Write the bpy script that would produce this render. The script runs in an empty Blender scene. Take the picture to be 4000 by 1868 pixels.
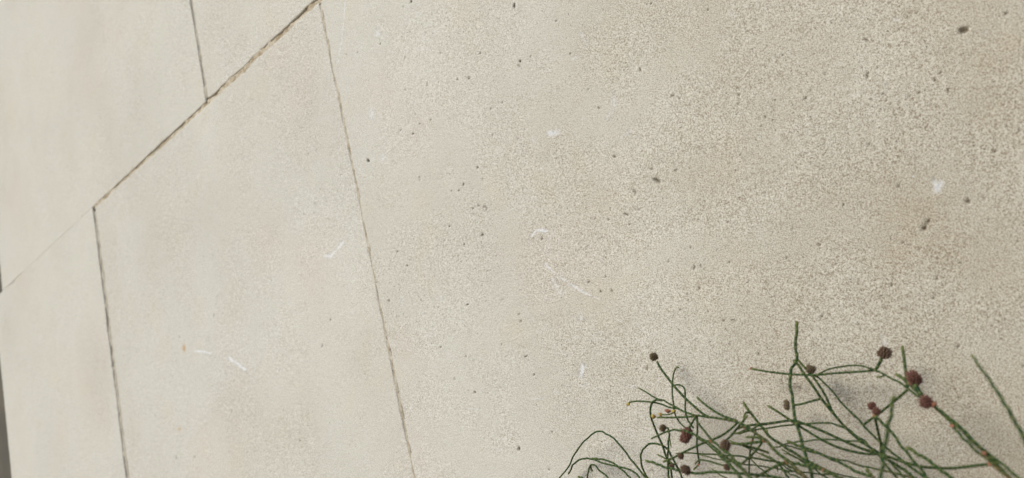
import bpy, math, random
import numpy as np
from mathutils import Vector, Matrix

# ------------------------------------------------------------------ camera, sky, sun, exposure
scn = bpy.context.scene
COL = scn.collection
H0 = 0.50                      # camera height above the planting bed (m)
WY = 0.30                      # the wall face stands 0.30 m in front of the camera
rng = random.Random(7)

cam_d = bpy.data.cameras.new('camera')
cam = bpy.data.objects.new('camera', cam_d)
COL.objects.link(cam)
cam_d.sensor_width = 36.0
cam_d.lens = 25.2
cam_d.clip_start = 0.005
cam_d.clip_end = 500.0
CR = [[0.71957714, 0.2989476, 0.62676875], [0.65541973, 0.00581148, -0.75524248], [-0.22942038, 0.95425183, -0.19175435]]
cam.matrix_world = Matrix([CR[0] + [0.0], CR[1] + [0.0], CR[2] + [H0], [0, 0, 0, 1]])
cam_d.dof.use_dof = True
cam_d.dof.focus_distance = 0.385
cam_d.dof.aperture_fstop = 12.5
scn.camera = cam

SUN_DIR = Vector((-0.30, -0.78, 0.66)).normalized()     # towards the sun
elev = math.asin(SUN_DIR.z)
azim = math.atan2(SUN_DIR.x, SUN_DIR.y)
world = bpy.data.worlds.new('World')
scn.world = world
world.use_nodes = True
wn = world.node_tree.nodes
wl = world.node_tree.links
wn.clear()
sky = wn.new('ShaderNodeTexSky')
sky.sky_type = 'NISHITA'
sky.sun_disc = False
sky.sun_elevation = elev
sky.sun_rotation = azim
sky.air_density = 1.0
sky.dust_density = 1.0
sky.ozone_density = 1.0
bg = wn.new('ShaderNodeBackground')
bg.inputs['Strength'].default_value = 0.063
wo = wn.new('ShaderNodeOutputWorld')
wl.new(sky.outputs[0], bg.inputs[0])
wl.new(bg.outputs[0], wo.inputs[0])

sun_d = bpy.data.lights.new('sun', 'SUN')
sun_d.energy = 1.5
sun_d.angle = math.radians(23)
sun_d.color = (1.0, 0.975, 0.93)
sun = bpy.data.objects.new('sun', sun_d)
sun.rotation_euler = (-SUN_DIR).to_track_quat('-Z', 'Y').to_euler()
sun.location = (-1, -2, 3)
COL.objects.link(sun)

scn.view_settings.view_transform = 'Standard'
scn.view_settings.look = 'None'
scn.view_settings.gamma = 1.0
scn.view_settings.use_curve_mapping = False
scn.view_settings.exposure = 1.22

# ------------------------------------------------------------------ measured data (mm, relative to the camera)
STEMS = [
 ([(-172.1,286.5,-5.8),(-170.2,285.3,-9.6),(-165.2,282.9,-16.8),(-160.2,280.7,-22.8),(-155.0,277.6,-27.0),(-150.0,273.8,-30.1),(-146.7,271.7,-31.4)],0.468,0,0,0,1.0),
 ([(-161.0,284.7,-10.8),(-161.2,284.6,-10.3),(-161.9,284.4,-10.1),(-163.4,283.8,-11.9),(-164.7,283.0,-15.3),(-165.6,281.8,-20.0),(-165.8,280.7,-24.4),(-165.9,279.6,-28.5),(-162.9,276.7,-32.6),(-158.5,274.0,-35.5)],0.33,0.0,0,1,1.0),
 ([(-165.1,283.8,-17.6),(-164.0,283.5,-17.4),(-162.0,283.0,-17.7),(-159.9,282.3,-19.2),(-159.9,281.0,-23.2),(-160.2,278.9,-27.7),(-158.3,275.3,-31.5),(-154.7,271.7,-34.8)],0.356,0,0,0,1.0),
 ([(-182.4,282.0,-15.1),(-178.5,281.1,-17.4),(-172.8,279.8,-21.0),(-167.6,277.3,-22.9),(-161.8,274.4,-25.4),(-155.3,270.9,-28.4),(-146.4,266.7,-30.1),(-136.3,261.8,-31.7),(-128.2,257.5,-33.1),(-124.1,255.0,-34.8),(-119.6,251.8,-37.2),(-115.2,248.5,-39.6),(-111.0,244.7,-42.9),(-105.7,240.2,-46.0),(-101.8,236.8,-48.3),(-98.8,233.7,-50.4)],0.561,0.25,1,1,0.55),
 ([(-191.2,283.8,-21.6),(-189.7,283.5,-20.7),(-186.0,282.9,-20.7),(-181.8,282.1,-21.2),(-176.3,281.1,-22.3),(-171.7,280.2,-23.7),(-166.9,278.4,-25.7),(-162.2,276.3,-26.6)],0.363,0.0,0,1,1.0),
 ([(-180.4,286.5,-57.0),(-178.8,285.4,-50.7),(-179.1,284.5,-46.1),(-178.8,283.8,-41.9),(-179.1,282.9,-37.3),(-179.3,281.9,-31.7),(-179.2,281.3,-28.5),(-178.1,280.7,-25.0),(-175.8,280.1,-22.3),(-173.3,279.7,-21.5),(-169.9,278.6,-22.0)],0.431,0,0,0,1.0),
 ([(-174.8,278.6,-29.1),(-171.1,277.3,-29.3),(-165.8,275.5,-29.6),(-158.9,273.1,-29.8),(-152.3,270.6,-30.0),(-149.1,269.4,-30.1)],0.379,0.0,0,1,1.0),
 ([(-171.6,277.4,-28.0),(-168.5,276.0,-28.3),(-165.1,274.4,-28.2),(-161.9,272.8,-27.6)],0.27,0.0,0,1,1.0),
 ([(-174.7,283.8,-34.6),(-173.8,283.7,-35.0),(-173.8,283.6,-36.9),(-175.2,283.2,-41.3),(-177.3,282.8,-46.5),(-178.4,282.4,-51.2),(-179.3,282.0,-56.0)],0.415,0,1,0,1.0),
 ([(-173.9,268.2,-36.4),(-167.6,264.9,-34.6),(-159.9,260.8,-33.1),(-152.1,256.4,-32.9),(-146.7,253.0,-33.7),(-141.5,249.5,-35.0),(-134.8,244.4,-37.1),(-128.3,238.6,-40.1),(-123.6,234.5,-41.8),(-116.8,228.4,-44.1),(-111.0,222.2,-46.8)],0.548,0.1,1,1,0.6),
 ([(-147.6,255.6,-32.5),(-147.3,258.0,-31.3),(-147.1,260.8,-30.0),(-146.8,262.5,-29.2)],0.398,0.4,0,0,1.0),
 ([(-160.9,274.0,-51.5),(-157.9,273.0,-49.9),(-156.5,272.5,-48.7),(-155.9,271.5,-46.2),(-153.7,269.3,-40.8),(-150.0,266.7,-34.4),(-147.6,264.8,-29.8)],0.344,0.0,0,1,1.0),
 ([(-152.0,276.3,-23.3),(-147.5,273.4,-26.8),(-142.4,270.4,-29.9),(-137.4,267.7,-32.1),(-131.7,264.8,-33.7)],0.421,0.0,0,1,1.0),
 ([(-135.0,282.0,-28.9),(-132.3,280.1,-34.1),(-127.3,275.2,-39.4),(-121.8,270.1,-43.4),(-115.8,265.3,-46.0),(-110.6,261.1,-48.2),(-106.2,257.5,-49.9),(-99.5,251.9,-52.0),(-92.0,245.2,-54.3)],0.479,0.2,1,1,1.0),
 ([(-133.6,274.0,-36.1),(-133.6,275.8,-34.2),(-133.1,277.2,-33.0),(-132.0,278.6,-33.3)],0.38,0.0,0,1,1.0),
 ([(-173.4,271.7,-46.6),(-166.1,269.9,-45.0),(-158.1,267.7,-42.8),(-149.7,265.4,-40.7),(-143.3,263.6,-39.4),(-137.8,262.0,-38.1),(-132.0,260.2,-35.7),(-128.5,259.0,-33.8)],0.411,0.0,0,1,1.0),
 ([(-173.9,260.2,-43.4),(-168.2,258.2,-44.7),(-162.8,256.3,-46.1),(-155.9,253.8,-47.3),(-149.2,251.3,-48.4),(-140.3,248.1,-48.4),(-126.3,242.7,-48.4),(-110.0,235.7,-49.4),(-106.0,233.7,-50.1)],0.443,0,1,1,1.0),
 ([(-194.6,290.1,-57.0),(-195.5,289.6,-54.6),(-195.7,288.7,-49.8),(-193.9,287.8,-45.2),(-190.8,287.1,-42.2),(-186.0,286.4,-40.5),(-181.3,285.7,-41.4),(-177.3,284.8,-44.5),(-175.2,283.8,-48.8),(-173.2,282.7,-53.7),(-172.4,282.0,-56.9)],0.411,0,1,1,1.0),
 ([(-256.6,293.7,-56.0),(-249.8,292.8,-52.1),(-241.0,291.6,-46.7),(-232.8,290.3,-40.2),(-225.0,289.1,-35.3),(-217.1,288.0,-32.2),(-211.9,287.4,-32.3),(-207.6,286.7,-34.8),(-202.4,285.6,-39.2),(-197.9,284.3,-45.3),(-193.4,282.9,-51.2),(-189.8,282.0,-55.1)],0.422,0,1,1,0.8),
 ([(-244.4,294.6,-50.8),(-237.8,293.1,-45.9),(-230.7,291.8,-44.0),(-224.7,290.7,-44.6),(-218.3,289.4,-46.7),(-209.3,287.5,-48.8),(-201.3,285.8,-50.5),(-196.5,284.6,-52.9),(-194.8,283.8,-55.1)],0.394,0,1,1,1.0),
 ([(-226.3,292.8,-44.4),(-220.0,291.3,-45.3),(-212.4,289.2,-47.2),(-206.2,287.2,-50.4),(-202.9,285.8,-52.9),(-200.4,284.7,-54.9)],0.398,0,1,1,1.0),
 ([(-232.8,293.7,-54.3),(-229.2,292.1,-50.0),(-226.5,291.0,-47.4),(-223.6,290.3,-47.7),(-219.0,288.5,-50.8),(-214.0,286.5,-54.2)],0.375,0,1,1,1.0),
 ([(-227.7,292.8,-50.8),(-228.1,292.8,-49.5),(-228.0,292.8,-47.8)],0.458,0.0,0,1,1.0),
 ([(-239.3,294.6,-52.9),(-235.7,293.4,-53.2),(-231.8,291.9,-54.3)],0.426,0,1,1,1.0),
 ([(-182.0,282.0,-45.2),(-178.9,281.4,-46.6),(-175.5,280.7,-48.7),(-173.5,280.2,-50.0)],0.314,0.0,0,1,1.0),
 ([(-174.4,282.9,-42.9),(-174.3,283.2,-40.1),(-174.4,283.3,-38.6)],0.284,0.0,0,1,1.0),
 ([(-156.6,268.2,-48.5),(-152.0,265.0,-46.5),(-146.0,260.8,-46.4),(-139.4,255.7,-47.0),(-133.4,251.0,-47.4)],0.326,0.0,0,1,1.0),
 ([(-140.2,279.8,-38.8),(-134.5,280.1,-38.3),(-128.1,280.5,-38.7),(-122.4,280.9,-38.8),(-117.4,281.3,-39.0),(-113.0,281.6,-41.0),(-106.8,282.2,-44.9),(-100.8,282.8,-49.3),(-95.4,283.4,-52.9),(-90.7,283.8,-55.0)],0.457,0.0,0,1,1.0),
 ([(-141.3,277.4,-39.9),(-138.8,277.4,-40.1),(-133.2,277.4,-38.8)],0.38,0.0,0,1,1.0),
 ([(-125.5,255.6,-38.9),(-120.8,253.2,-39.1),(-116.8,251.0,-39.9)],0.395,0.0,0,1,1.0),
 ([(-134.6,260.2,-41.2),(-128.3,257.0,-41.5),(-122.2,253.9,-40.9),(-116.7,251.0,-40.4)],0.474,0.0,0,1,1.0),
 ([(-121.8,262.5,-46.6),(-123.8,261.2,-44.9),(-127.0,259.5,-43.1),(-129.8,257.9,-41.5)],0.385,0.0,0,1,1.0),
 ([(-128.6,251.0,-47.6),(-122.4,250.4,-44.4),(-117.2,249.8,-40.9)],0.368,0.0,0,1,1.0),
 ([(-136.3,271.7,-55.5),(-132.5,267.4,-49.4),(-128.2,263.1,-43.5),(-122.8,258.7,-38.0),(-122.0,257.9,-37.0)],0.325,0.2,0,1,1.0),
 ([(-124.8,262.5,-46.7),(-120.1,259.3,-48.2),(-116.2,256.2,-49.9),(-113.1,252.6,-52.8),(-111.9,251.0,-54.1)],0.396,0,1,1,1.0),
 ([(-119.6,260.2,-53.1),(-118.8,259.2,-51.7),(-117.4,257.9,-50.0)],0.244,0.0,0,1,1.0),
 ([(-146.6,260.2,-29.2),(-138.1,250.4,-34.3),(-131.2,242.7,-37.6),(-124.8,236.2,-39.6),(-117.7,228.2,-42.1),(-113.1,222.5,-44.0),(-108.3,216.5,-45.6)],0.487,0.1,1,0,0.7),
 ([(-126.9,233.8,-39.6),(-121.7,228.5,-41.3),(-115.7,221.9,-43.6),(-111.3,216.5,-45.4)],0.42,0,1,0,1.0),
 ([(-124.0,251.0,-52.4),(-119.3,248.8,-50.6),(-114.0,246.3,-48.7),(-107.2,243.0,-46.6)],0.406,0,0,1,1.0),
 ([(-126.5,264.8,-32.3),(-131.0,261.4,-36.4),(-134.3,259.1,-39.0),(-136.4,257.9,-39.8)],0.388,0.0,0,1,1.0),
 ([(-101.2,274.0,-2.3),(-101.7,272.4,-5.4),(-102.5,270.7,-8.9),(-102.9,269.2,-11.8),(-102.9,267.8,-14.6),(-103.5,266.8,-16.5),(-104.9,265.6,-18.1),(-105.8,263.9,-21.1),(-106.2,262.2,-24.4),(-106.1,260.1,-28.2),(-105.8,257.6,-32.9),(-105.4,255.8,-36.1),(-104.4,252.7,-41.5),(-103.4,250.1,-45.9),(-102.5,247.9,-49.3),(-101.2,245.2,-53.6)],0.51,0,1,1,1.0),
 ([(-112.1,286.5,-16.9),(-110.7,286.4,-19.2),(-109.1,286.1,-23.6),(-106.8,285.7,-29.3),(-105.6,285.5,-32.7),(-104.0,285.3,-36.5),(-102.3,285.0,-39.9),(-99.9,284.7,-44.5),(-97.0,284.4,-48.8),(-93.9,284.1,-52.2),(-90.5,283.8,-55.3)],0.457,0.0,0,1,1.0),
 ([(-110.8,287.4,-16.8),(-109.0,287.1,-20.2),(-107.1,286.7,-23.5),(-105.0,286.2,-28.3),(-103.6,285.8,-33.1),(-103.1,285.4,-36.9),(-102.4,285.2,-39.4)],0.403,0.0,0,1,1.0),
 ([(-131.1,289.2,-17.0),(-125.8,288.6,-18.9),(-120.0,288.0,-20.6),(-114.9,287.5,-21.9),(-109.2,286.8,-23.1),(-104.8,286.3,-23.9),(-99.2,285.7,-24.3),(-93.8,285.1,-24.8),(-88.6,284.5,-25.4),(-83.0,283.8,-25.9)],0.391,0.0,0,1,1.0),
 ([(-106.1,288.3,-24.2),(-101.5,287.1,-23.3),(-97.1,285.9,-22.5),(-91.9,284.5,-22.6),(-87.6,283.2,-23.2),(-83.7,281.9,-24.8),(-80.5,280.7,-26.7),(-75.3,277.1,-30.1),(-72.0,273.7,-32.4),(-68.9,270.2,-34.8),(-66.2,267.2,-36.8),(-62.7,263.5,-38.8),(-58.7,258.0,-42.4),(-54.5,252.0,-46.0),(-49.9,244.7,-50.2),(-46.5,239.0,-53.2),(-43.7,233.7,-55.7)],0.483,0.12,1,0,0.55),
 ([(-108.6,288.3,-23.2),(-105.4,287.7,-24.3),(-102.9,286.9,-27.9),(-99.5,285.6,-33.7),(-96.1,284.4,-39.4),(-92.7,283.2,-44.4),(-89.4,282.0,-49.2),(-86.5,280.9,-53.3),(-82.7,279.6,-57.4),(-78.4,276.6,-60.6),(-74.6,274.0,-63.2)],0.411,0,1,0,0.8),
 ([(-118.1,287.0,-33.9),(-113.6,286.5,-33.8),(-109.9,286.1,-33.4),(-105.9,285.6,-33.0)],0.404,0,0,0,1.0),
 ([(-79.1,283.8,-22.3),(-80.5,283.4,-24.0),(-82.2,282.9,-25.9)],0.529,0,0,0,1.0),
 ([(-70.7,280.2,-19.1),(-71.0,279.1,-22.7),(-71.3,277.0,-26.9),(-71.6,275.1,-30.5),(-71.7,274.0,-32.5)],0.456,0.0,0,1,1.0),
 ([(-74.1,274.0,-27.6),(-72.1,272.5,-29.2),(-70.1,270.8,-31.3),(-68.2,268.9,-33.5),(-66.3,267.1,-35.6)],0.497,0.0,0,1,1.0),
 ([(-72.0,274.0,-33.1),(-76.1,277.1,-35.5),(-80.5,280.0,-38.1),(-85.8,281.7,-41.2),(-89.0,282.7,-42.7),(-92.7,283.8,-44.4)],0.398,0,0,0,1.0),
 ([(-58.9,210.8,-26.4),(-59.5,208.7,-28.6),(-60.5,205.8,-31.7),(-61.4,202.6,-34.9),(-62.3,198.8,-38.7),(-62.9,195.9,-41.5),(-63.3,193.5,-43.8)],0.432,0,1,1,1.0),
 ([(-85.0,274.0,-40.3),(-83.6,272.7,-41.8),(-80.6,269.8,-45.0),(-78.2,267.0,-48.3),(-75.5,263.6,-52.1),(-72.8,260.5,-55.3),(-70.1,256.8,-59.2)],0.437,0,1,0,1.0),
 ([(-85.1,274.0,-40.5),(-87.2,279.1,-46.3),(-88.3,281.3,-51.2),(-89.8,282.9,-55.4)],0.427,0.2,0,0,1.0),
 ([(-90.5,283.8,-55.3),(-86.3,281.8,-56.8),(-81.3,278.8,-58.1),(-75.5,272.9,-58.5),(-69.3,266.5,-58.0),(-62.8,259.5,-57.0),(-55.4,251.4,-55.1),(-49.2,244.1,-53.4)],0.432,0,0,0,1.0),
 ([(-74.6,262.5,-49.9),(-71.2,258.9,-51.5),(-67.2,254.2,-53.5),(-63.7,249.9,-55.4),(-60.0,245.2,-57.2)],0.488,0,1,1,1.0),
 ([(-41.4,228.0,-21.0),(-40.6,226.6,-23.3),(-39.3,224.6,-26.4),(-37.9,222.0,-30.3),(-36.6,219.5,-34.1),(-35.3,216.7,-38.1),(-34.0,213.4,-42.8),(-33.2,210.8,-46.3)],0.494,0.1,1,1,0.6),
 ([(-64.3,260.2,-35.4),(-61.2,257.4,-37.7),(-57.5,253.6,-41.0),(-53.7,249.1,-44.9),(-50.5,244.9,-48.5),(-47.3,241.1,-51.2),(-44.1,237.3,-53.8),(-41.3,233.7,-55.9)],0.39,0.05,1,0,0.7),
 ([(-57.6,251.0,-42.0),(-55.4,248.0,-44.9),(-52.2,243.8,-48.5),(-48.9,240.0,-51.2),(-46.4,236.8,-53.4),(-44.2,233.7,-55.6)],0.391,0.6,1,0,1.0),
 ([(-83.4,283.8,-28.1),(-82.0,283.8,-28.3),(-80.5,283.8,-28.1)],0.279,0.0,0,1,1.0),
 ([(-67.1,264.8,-30.8),(-66.2,263.8,-32.7),(-65.3,262.5,-35.4)],0.668,0,0,0,1.0),
 ([(-127.4,286.5,-32.5),(-124.0,286.2,-35.3),(-120.7,286.0,-38.3),(-117.9,285.8,-40.9),(-114.2,285.5,-44.1),(-109.7,285.1,-47.9),(-104.7,284.7,-51.3),(-100.0,284.4,-53.4),(-94.7,284.1,-54.9),(-90.5,283.8,-55.3)],0.428,0.0,0,1,1.0),
 ([(-117.8,271.7,-44.6),(-113.7,270.1,-46.0),(-109.3,268.2,-47.6),(-104.0,265.8,-50.0),(-98.4,263.2,-52.4),(-93.0,260.5,-55.0),(-87.3,257.7,-56.9),(-85.5,256.8,-57.9)],0.443,0,1,1,1.0),
 ([(-89.4,262.5,-55.5),(-87.7,259.4,-56.5),(-85.5,255.6,-57.6)],0.467,0.6,1,1,1.0),
 ([(-89.3,282.9,-56.3),(-86.0,280.7,-58.1),(-81.5,275.3,-59.9),(-76.8,268.2,-61.5)],0.484,0,1,0,1.0),
 ([(-119.8,262.5,-38.2),(-119.5,261.4,-39.2),(-119.5,260.2,-40.3)],0.272,0.0,0,1,1.0),
 ([(-107.4,243.0,-46.5),(-103.2,240.4,-47.0),(-98.5,237.5,-47.6),(-92.4,233.5,-48.6),(-88.7,230.8,-49.6),(-85.2,228.0,-50.7)],0.468,0.15,1,0,1.0),
 ([(-138.7,274.0,-39.5),(-135.0,273.3,-39.4),(-130.8,272.5,-38.7),(-126.5,271.7,-37.5)],0.313,0.0,0,1,1.0),
 ([(-177.3,290.1,-46.9),(-168.4,288.7,-47.5),(-160.0,287.3,-48.4),(-152.0,285.9,-49.4),(-144.3,284.6,-50.6),(-137.1,283.2,-51.9),(-126.0,280.9,-54.5),(-122.4,280.0,-56.2),(-118.9,278.2,-58.1),(-115.6,275.9,-60.2),(-112.7,273.7,-62.4)],0.38,0,1,1,0.75),
 ([(-147.7,285.6,-43.6),(-141.1,283.3,-46.4),(-134.8,280.9,-49.1),(-128.0,276.5,-51.5),(-120.7,270.4,-53.5),(-113.9,264.3,-55.4),(-103.3,254.2,-58.2)],0.289,0,1,1,0.75),
 ([(-124.1,280.8,-50.3),(-118.2,279.0,-53.3),(-111.6,275.7,-55.6),(-105.0,272.4,-57.4),(-98.5,269.0,-58.7),(-92.1,265.7,-59.6),(-82.1,260.4,-60.2)],0.295,0,1,1,0.75),
 ([(-125.8,280.4,-46.3),(-118.1,278.9,-48.9),(-110.3,276.4,-51.2),(-102.8,274.0,-53.3),(-95.6,271.5,-55.3),(-88.8,269.1,-57.1),(-79.0,265.4,-59.5),(-76.3,264.2,-60.9)],0.343,0.3,1,1,0.75),
 ([(-160.9,288.1,-54.6),(-155.9,284.2,-56.4),(-150.8,280.4,-58.0),(-143.1,271.5,-58.2),(-135.0,261.6,-57.9),(-127.0,251.8,-57.3)],0.318,0.3,1,1,0.75),
 ([(-126.6,285.5,-49.6),(-121.4,283.5,-52.9),(-116.4,281.5,-56.2),(-111.5,279.0,-59.4),(-105.8,273.8,-61.9),(-100.4,268.7,-64.3)],0.314,0,1,1,0.75),
 ([(-124.5,275.2,-55.8),(-119.3,270.8,-56.6),(-114.3,266.4,-57.5),(-109.8,262.0,-58.5),(-105.5,257.6,-59.7),(-101.6,253.2,-61.0)],0.323,0.3,1,1,0.75),
 ([(-141.4,284.5,-51.0),(-137.4,281.9,-53.9),(-133.1,278.8,-56.5),(-127.0,272.3,-58.1),(-121.0,265.8,-59.4),(-115.0,259.3,-60.3)],0.326,0,1,1,0.75),
 ([(-127.2,278.4,-47.8),(-122.0,278.0,-47.0),(-117.0,277.5,-46.6),(-112.1,277.1,-46.4),(-107.4,276.7,-46.5),(-102.8,276.3,-46.9),(-94.9,275.5,-48.2),(-91.9,275.1,-49.6),(-89.3,274.8,-51.5),(-87.1,274.4,-53.8),(-85.1,274.1,-56.2),(-83.5,273.7,-58.7),(-82.0,273.3,-61.4),(-80.6,273.0,-64.0)],0.342,0,1,1,0.75),
 ([(-164.4,287.8,-48.5),(-154.9,286.4,-51.0),(-145.7,285.0,-53.2),(-136.8,283.6,-55.1),(-128.2,282.1,-56.8),(-119.8,280.7,-58.2),(-107.2,276.8,-59.4),(-103.4,275.0,-60.4),(-100.0,273.2,-61.9)],0.281,0,1,1,0.75),
 ([(-144.8,288.9,-42.1),(-138.2,287.9,-41.5),(-131.8,286.9,-41.2),(-125.6,286.0,-41.0),(-119.6,285.0,-41.0),(-113.9,284.0,-41.2),(-104.3,282.3,-41.9),(-100.7,281.5,-43.1),(-97.6,280.8,-45.0),(-95.0,280.1,-47.2),(-92.5,278.7,-49.5),(-90.2,276.8,-51.9),(-88.1,274.9,-54.3),(-86.1,273.0,-56.8)],0.37,0,1,1,0.75),
 ([(-162.4,285.8,-40.9),(-156.5,282.6,-44.0),(-150.7,278.7,-47.2),(-143.1,270.5,-49.6),(-136.2,262.3,-52.0),(-129.9,254.1,-54.3)],0.348,0,1,1,0.75),
]
CONES = [
 ((-172.9,286.5,-3.5),(-0.033,-0.272,0.962),4.51,4.89,0.75),
 ((-176.3,283.8,-34.4),(-0.574,-0.614,0.542),3.62,3.75,0.8),
 ((-149.4,255.6,-35.1),(-0.575,-0.282,-0.768),4.82,8.03,0.15),
 ((-126.0,239.5,-38.3),(-0.619,-0.333,-0.712),4.42,5.52,0.45),
 ((-151.0,251.0,-46.9),(-0.527,-0.23,-0.818),4.68,4.45,0.6),
 ((-161.7,268.2,-44.7),(-0.657,-0.644,0.392),3.16,3.16,0.5),
 ((-133.7,251.0,-47.7),(-0.299,-0.006,-0.954),2.88,3.11,0.45),
 ((-174.4,279.8,-50.4),(-0.101,-0.323,0.941),2.44,2.57,0.6),
 ((-106.7,287.4,-21.7),(0.475,0.175,0.862),4.26,4.37,0.9),
 ((-120.1,287.4,-33.5),(-0.691,-0.652,0.312),4.34,2.77,0.95),
 ((-77.9,283.8,-20.5),(0.475,0.175,0.862),5.33,5.56,0.5),
 ((-66.8,266.0,-29.1),(-0.074,-0.303,0.95),4.88,6.68,0.3),
 ((-63.5,257.9,-35.9),(-0.618,-0.632,0.469),4.54,4.74,0.2),
 ((-84.1,271.7,-36.7),(-0.101,-0.323,0.941),3.42,3.64,0.2),
 ((-82.5,269.4,-38.3),(0.619,0.333,0.712),3.39,3.5,0.3),
]
BUDS = [
 ((-176.3,278.6,-28.2),(-0.234,-0.417,0.878),1.91,2.29,1),
 ((-171.8,277.4,-27.8),(-0.359,-0.498,0.789),1.64,1.89,2),
 ((-167.2,276.3,-26.8),(-0.618,-0.632,0.469),1.5,2.62,0),
 ((-164.3,276.3,-27.5),(0.773,0.571,0.278),1.61,1.86,1),
 ((-191.0,283.8,-21.5),(-0.761,-0.54,-0.359),1.58,1.85,1),
 ((-131.0,289.2,-16.9),(-0.761,-0.646,0.06),1.1,1.47,0),
]
KNOTS = [
 ((-127.3,261.3,-35.9),1.69),
 ((-116.5,251.0,-40.1),1.94),
 ((-107.0,243.0,-46.5),2.07),
 ((-131.7,264.8,-34.0),1.15),
 ((-142.0,260.2,-39.1),1.73),
 ((-90.4,283.8,-55.4),1.28),
 ((-49.4,244.1,-53.4),1.27),
 ((-90.2,283.3,-55.5),1.05),
 ((-85.2,274.0,-40.3),1.11),
 ((-56.8,249.8,-42.7),1.3),
 ((-61.7,257.9,-37.2),2.06),
 ((-83.0,283.3,-25.6),1.25),
 ((-148.1,264.8,-29.6),1.17),
 ((-154.9,268.2,-48.9),0.97),
 ((-123.6,255.6,-40.3),0.88),
 ((-122.4,257.9,-37.6),0.89),
 ((-49.4,241.8,-50.0),1.16),
 ((-89.1,262.5,-55.8),1.2),
 ((-92.5,233.7,-48.6),1.18),
]
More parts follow.
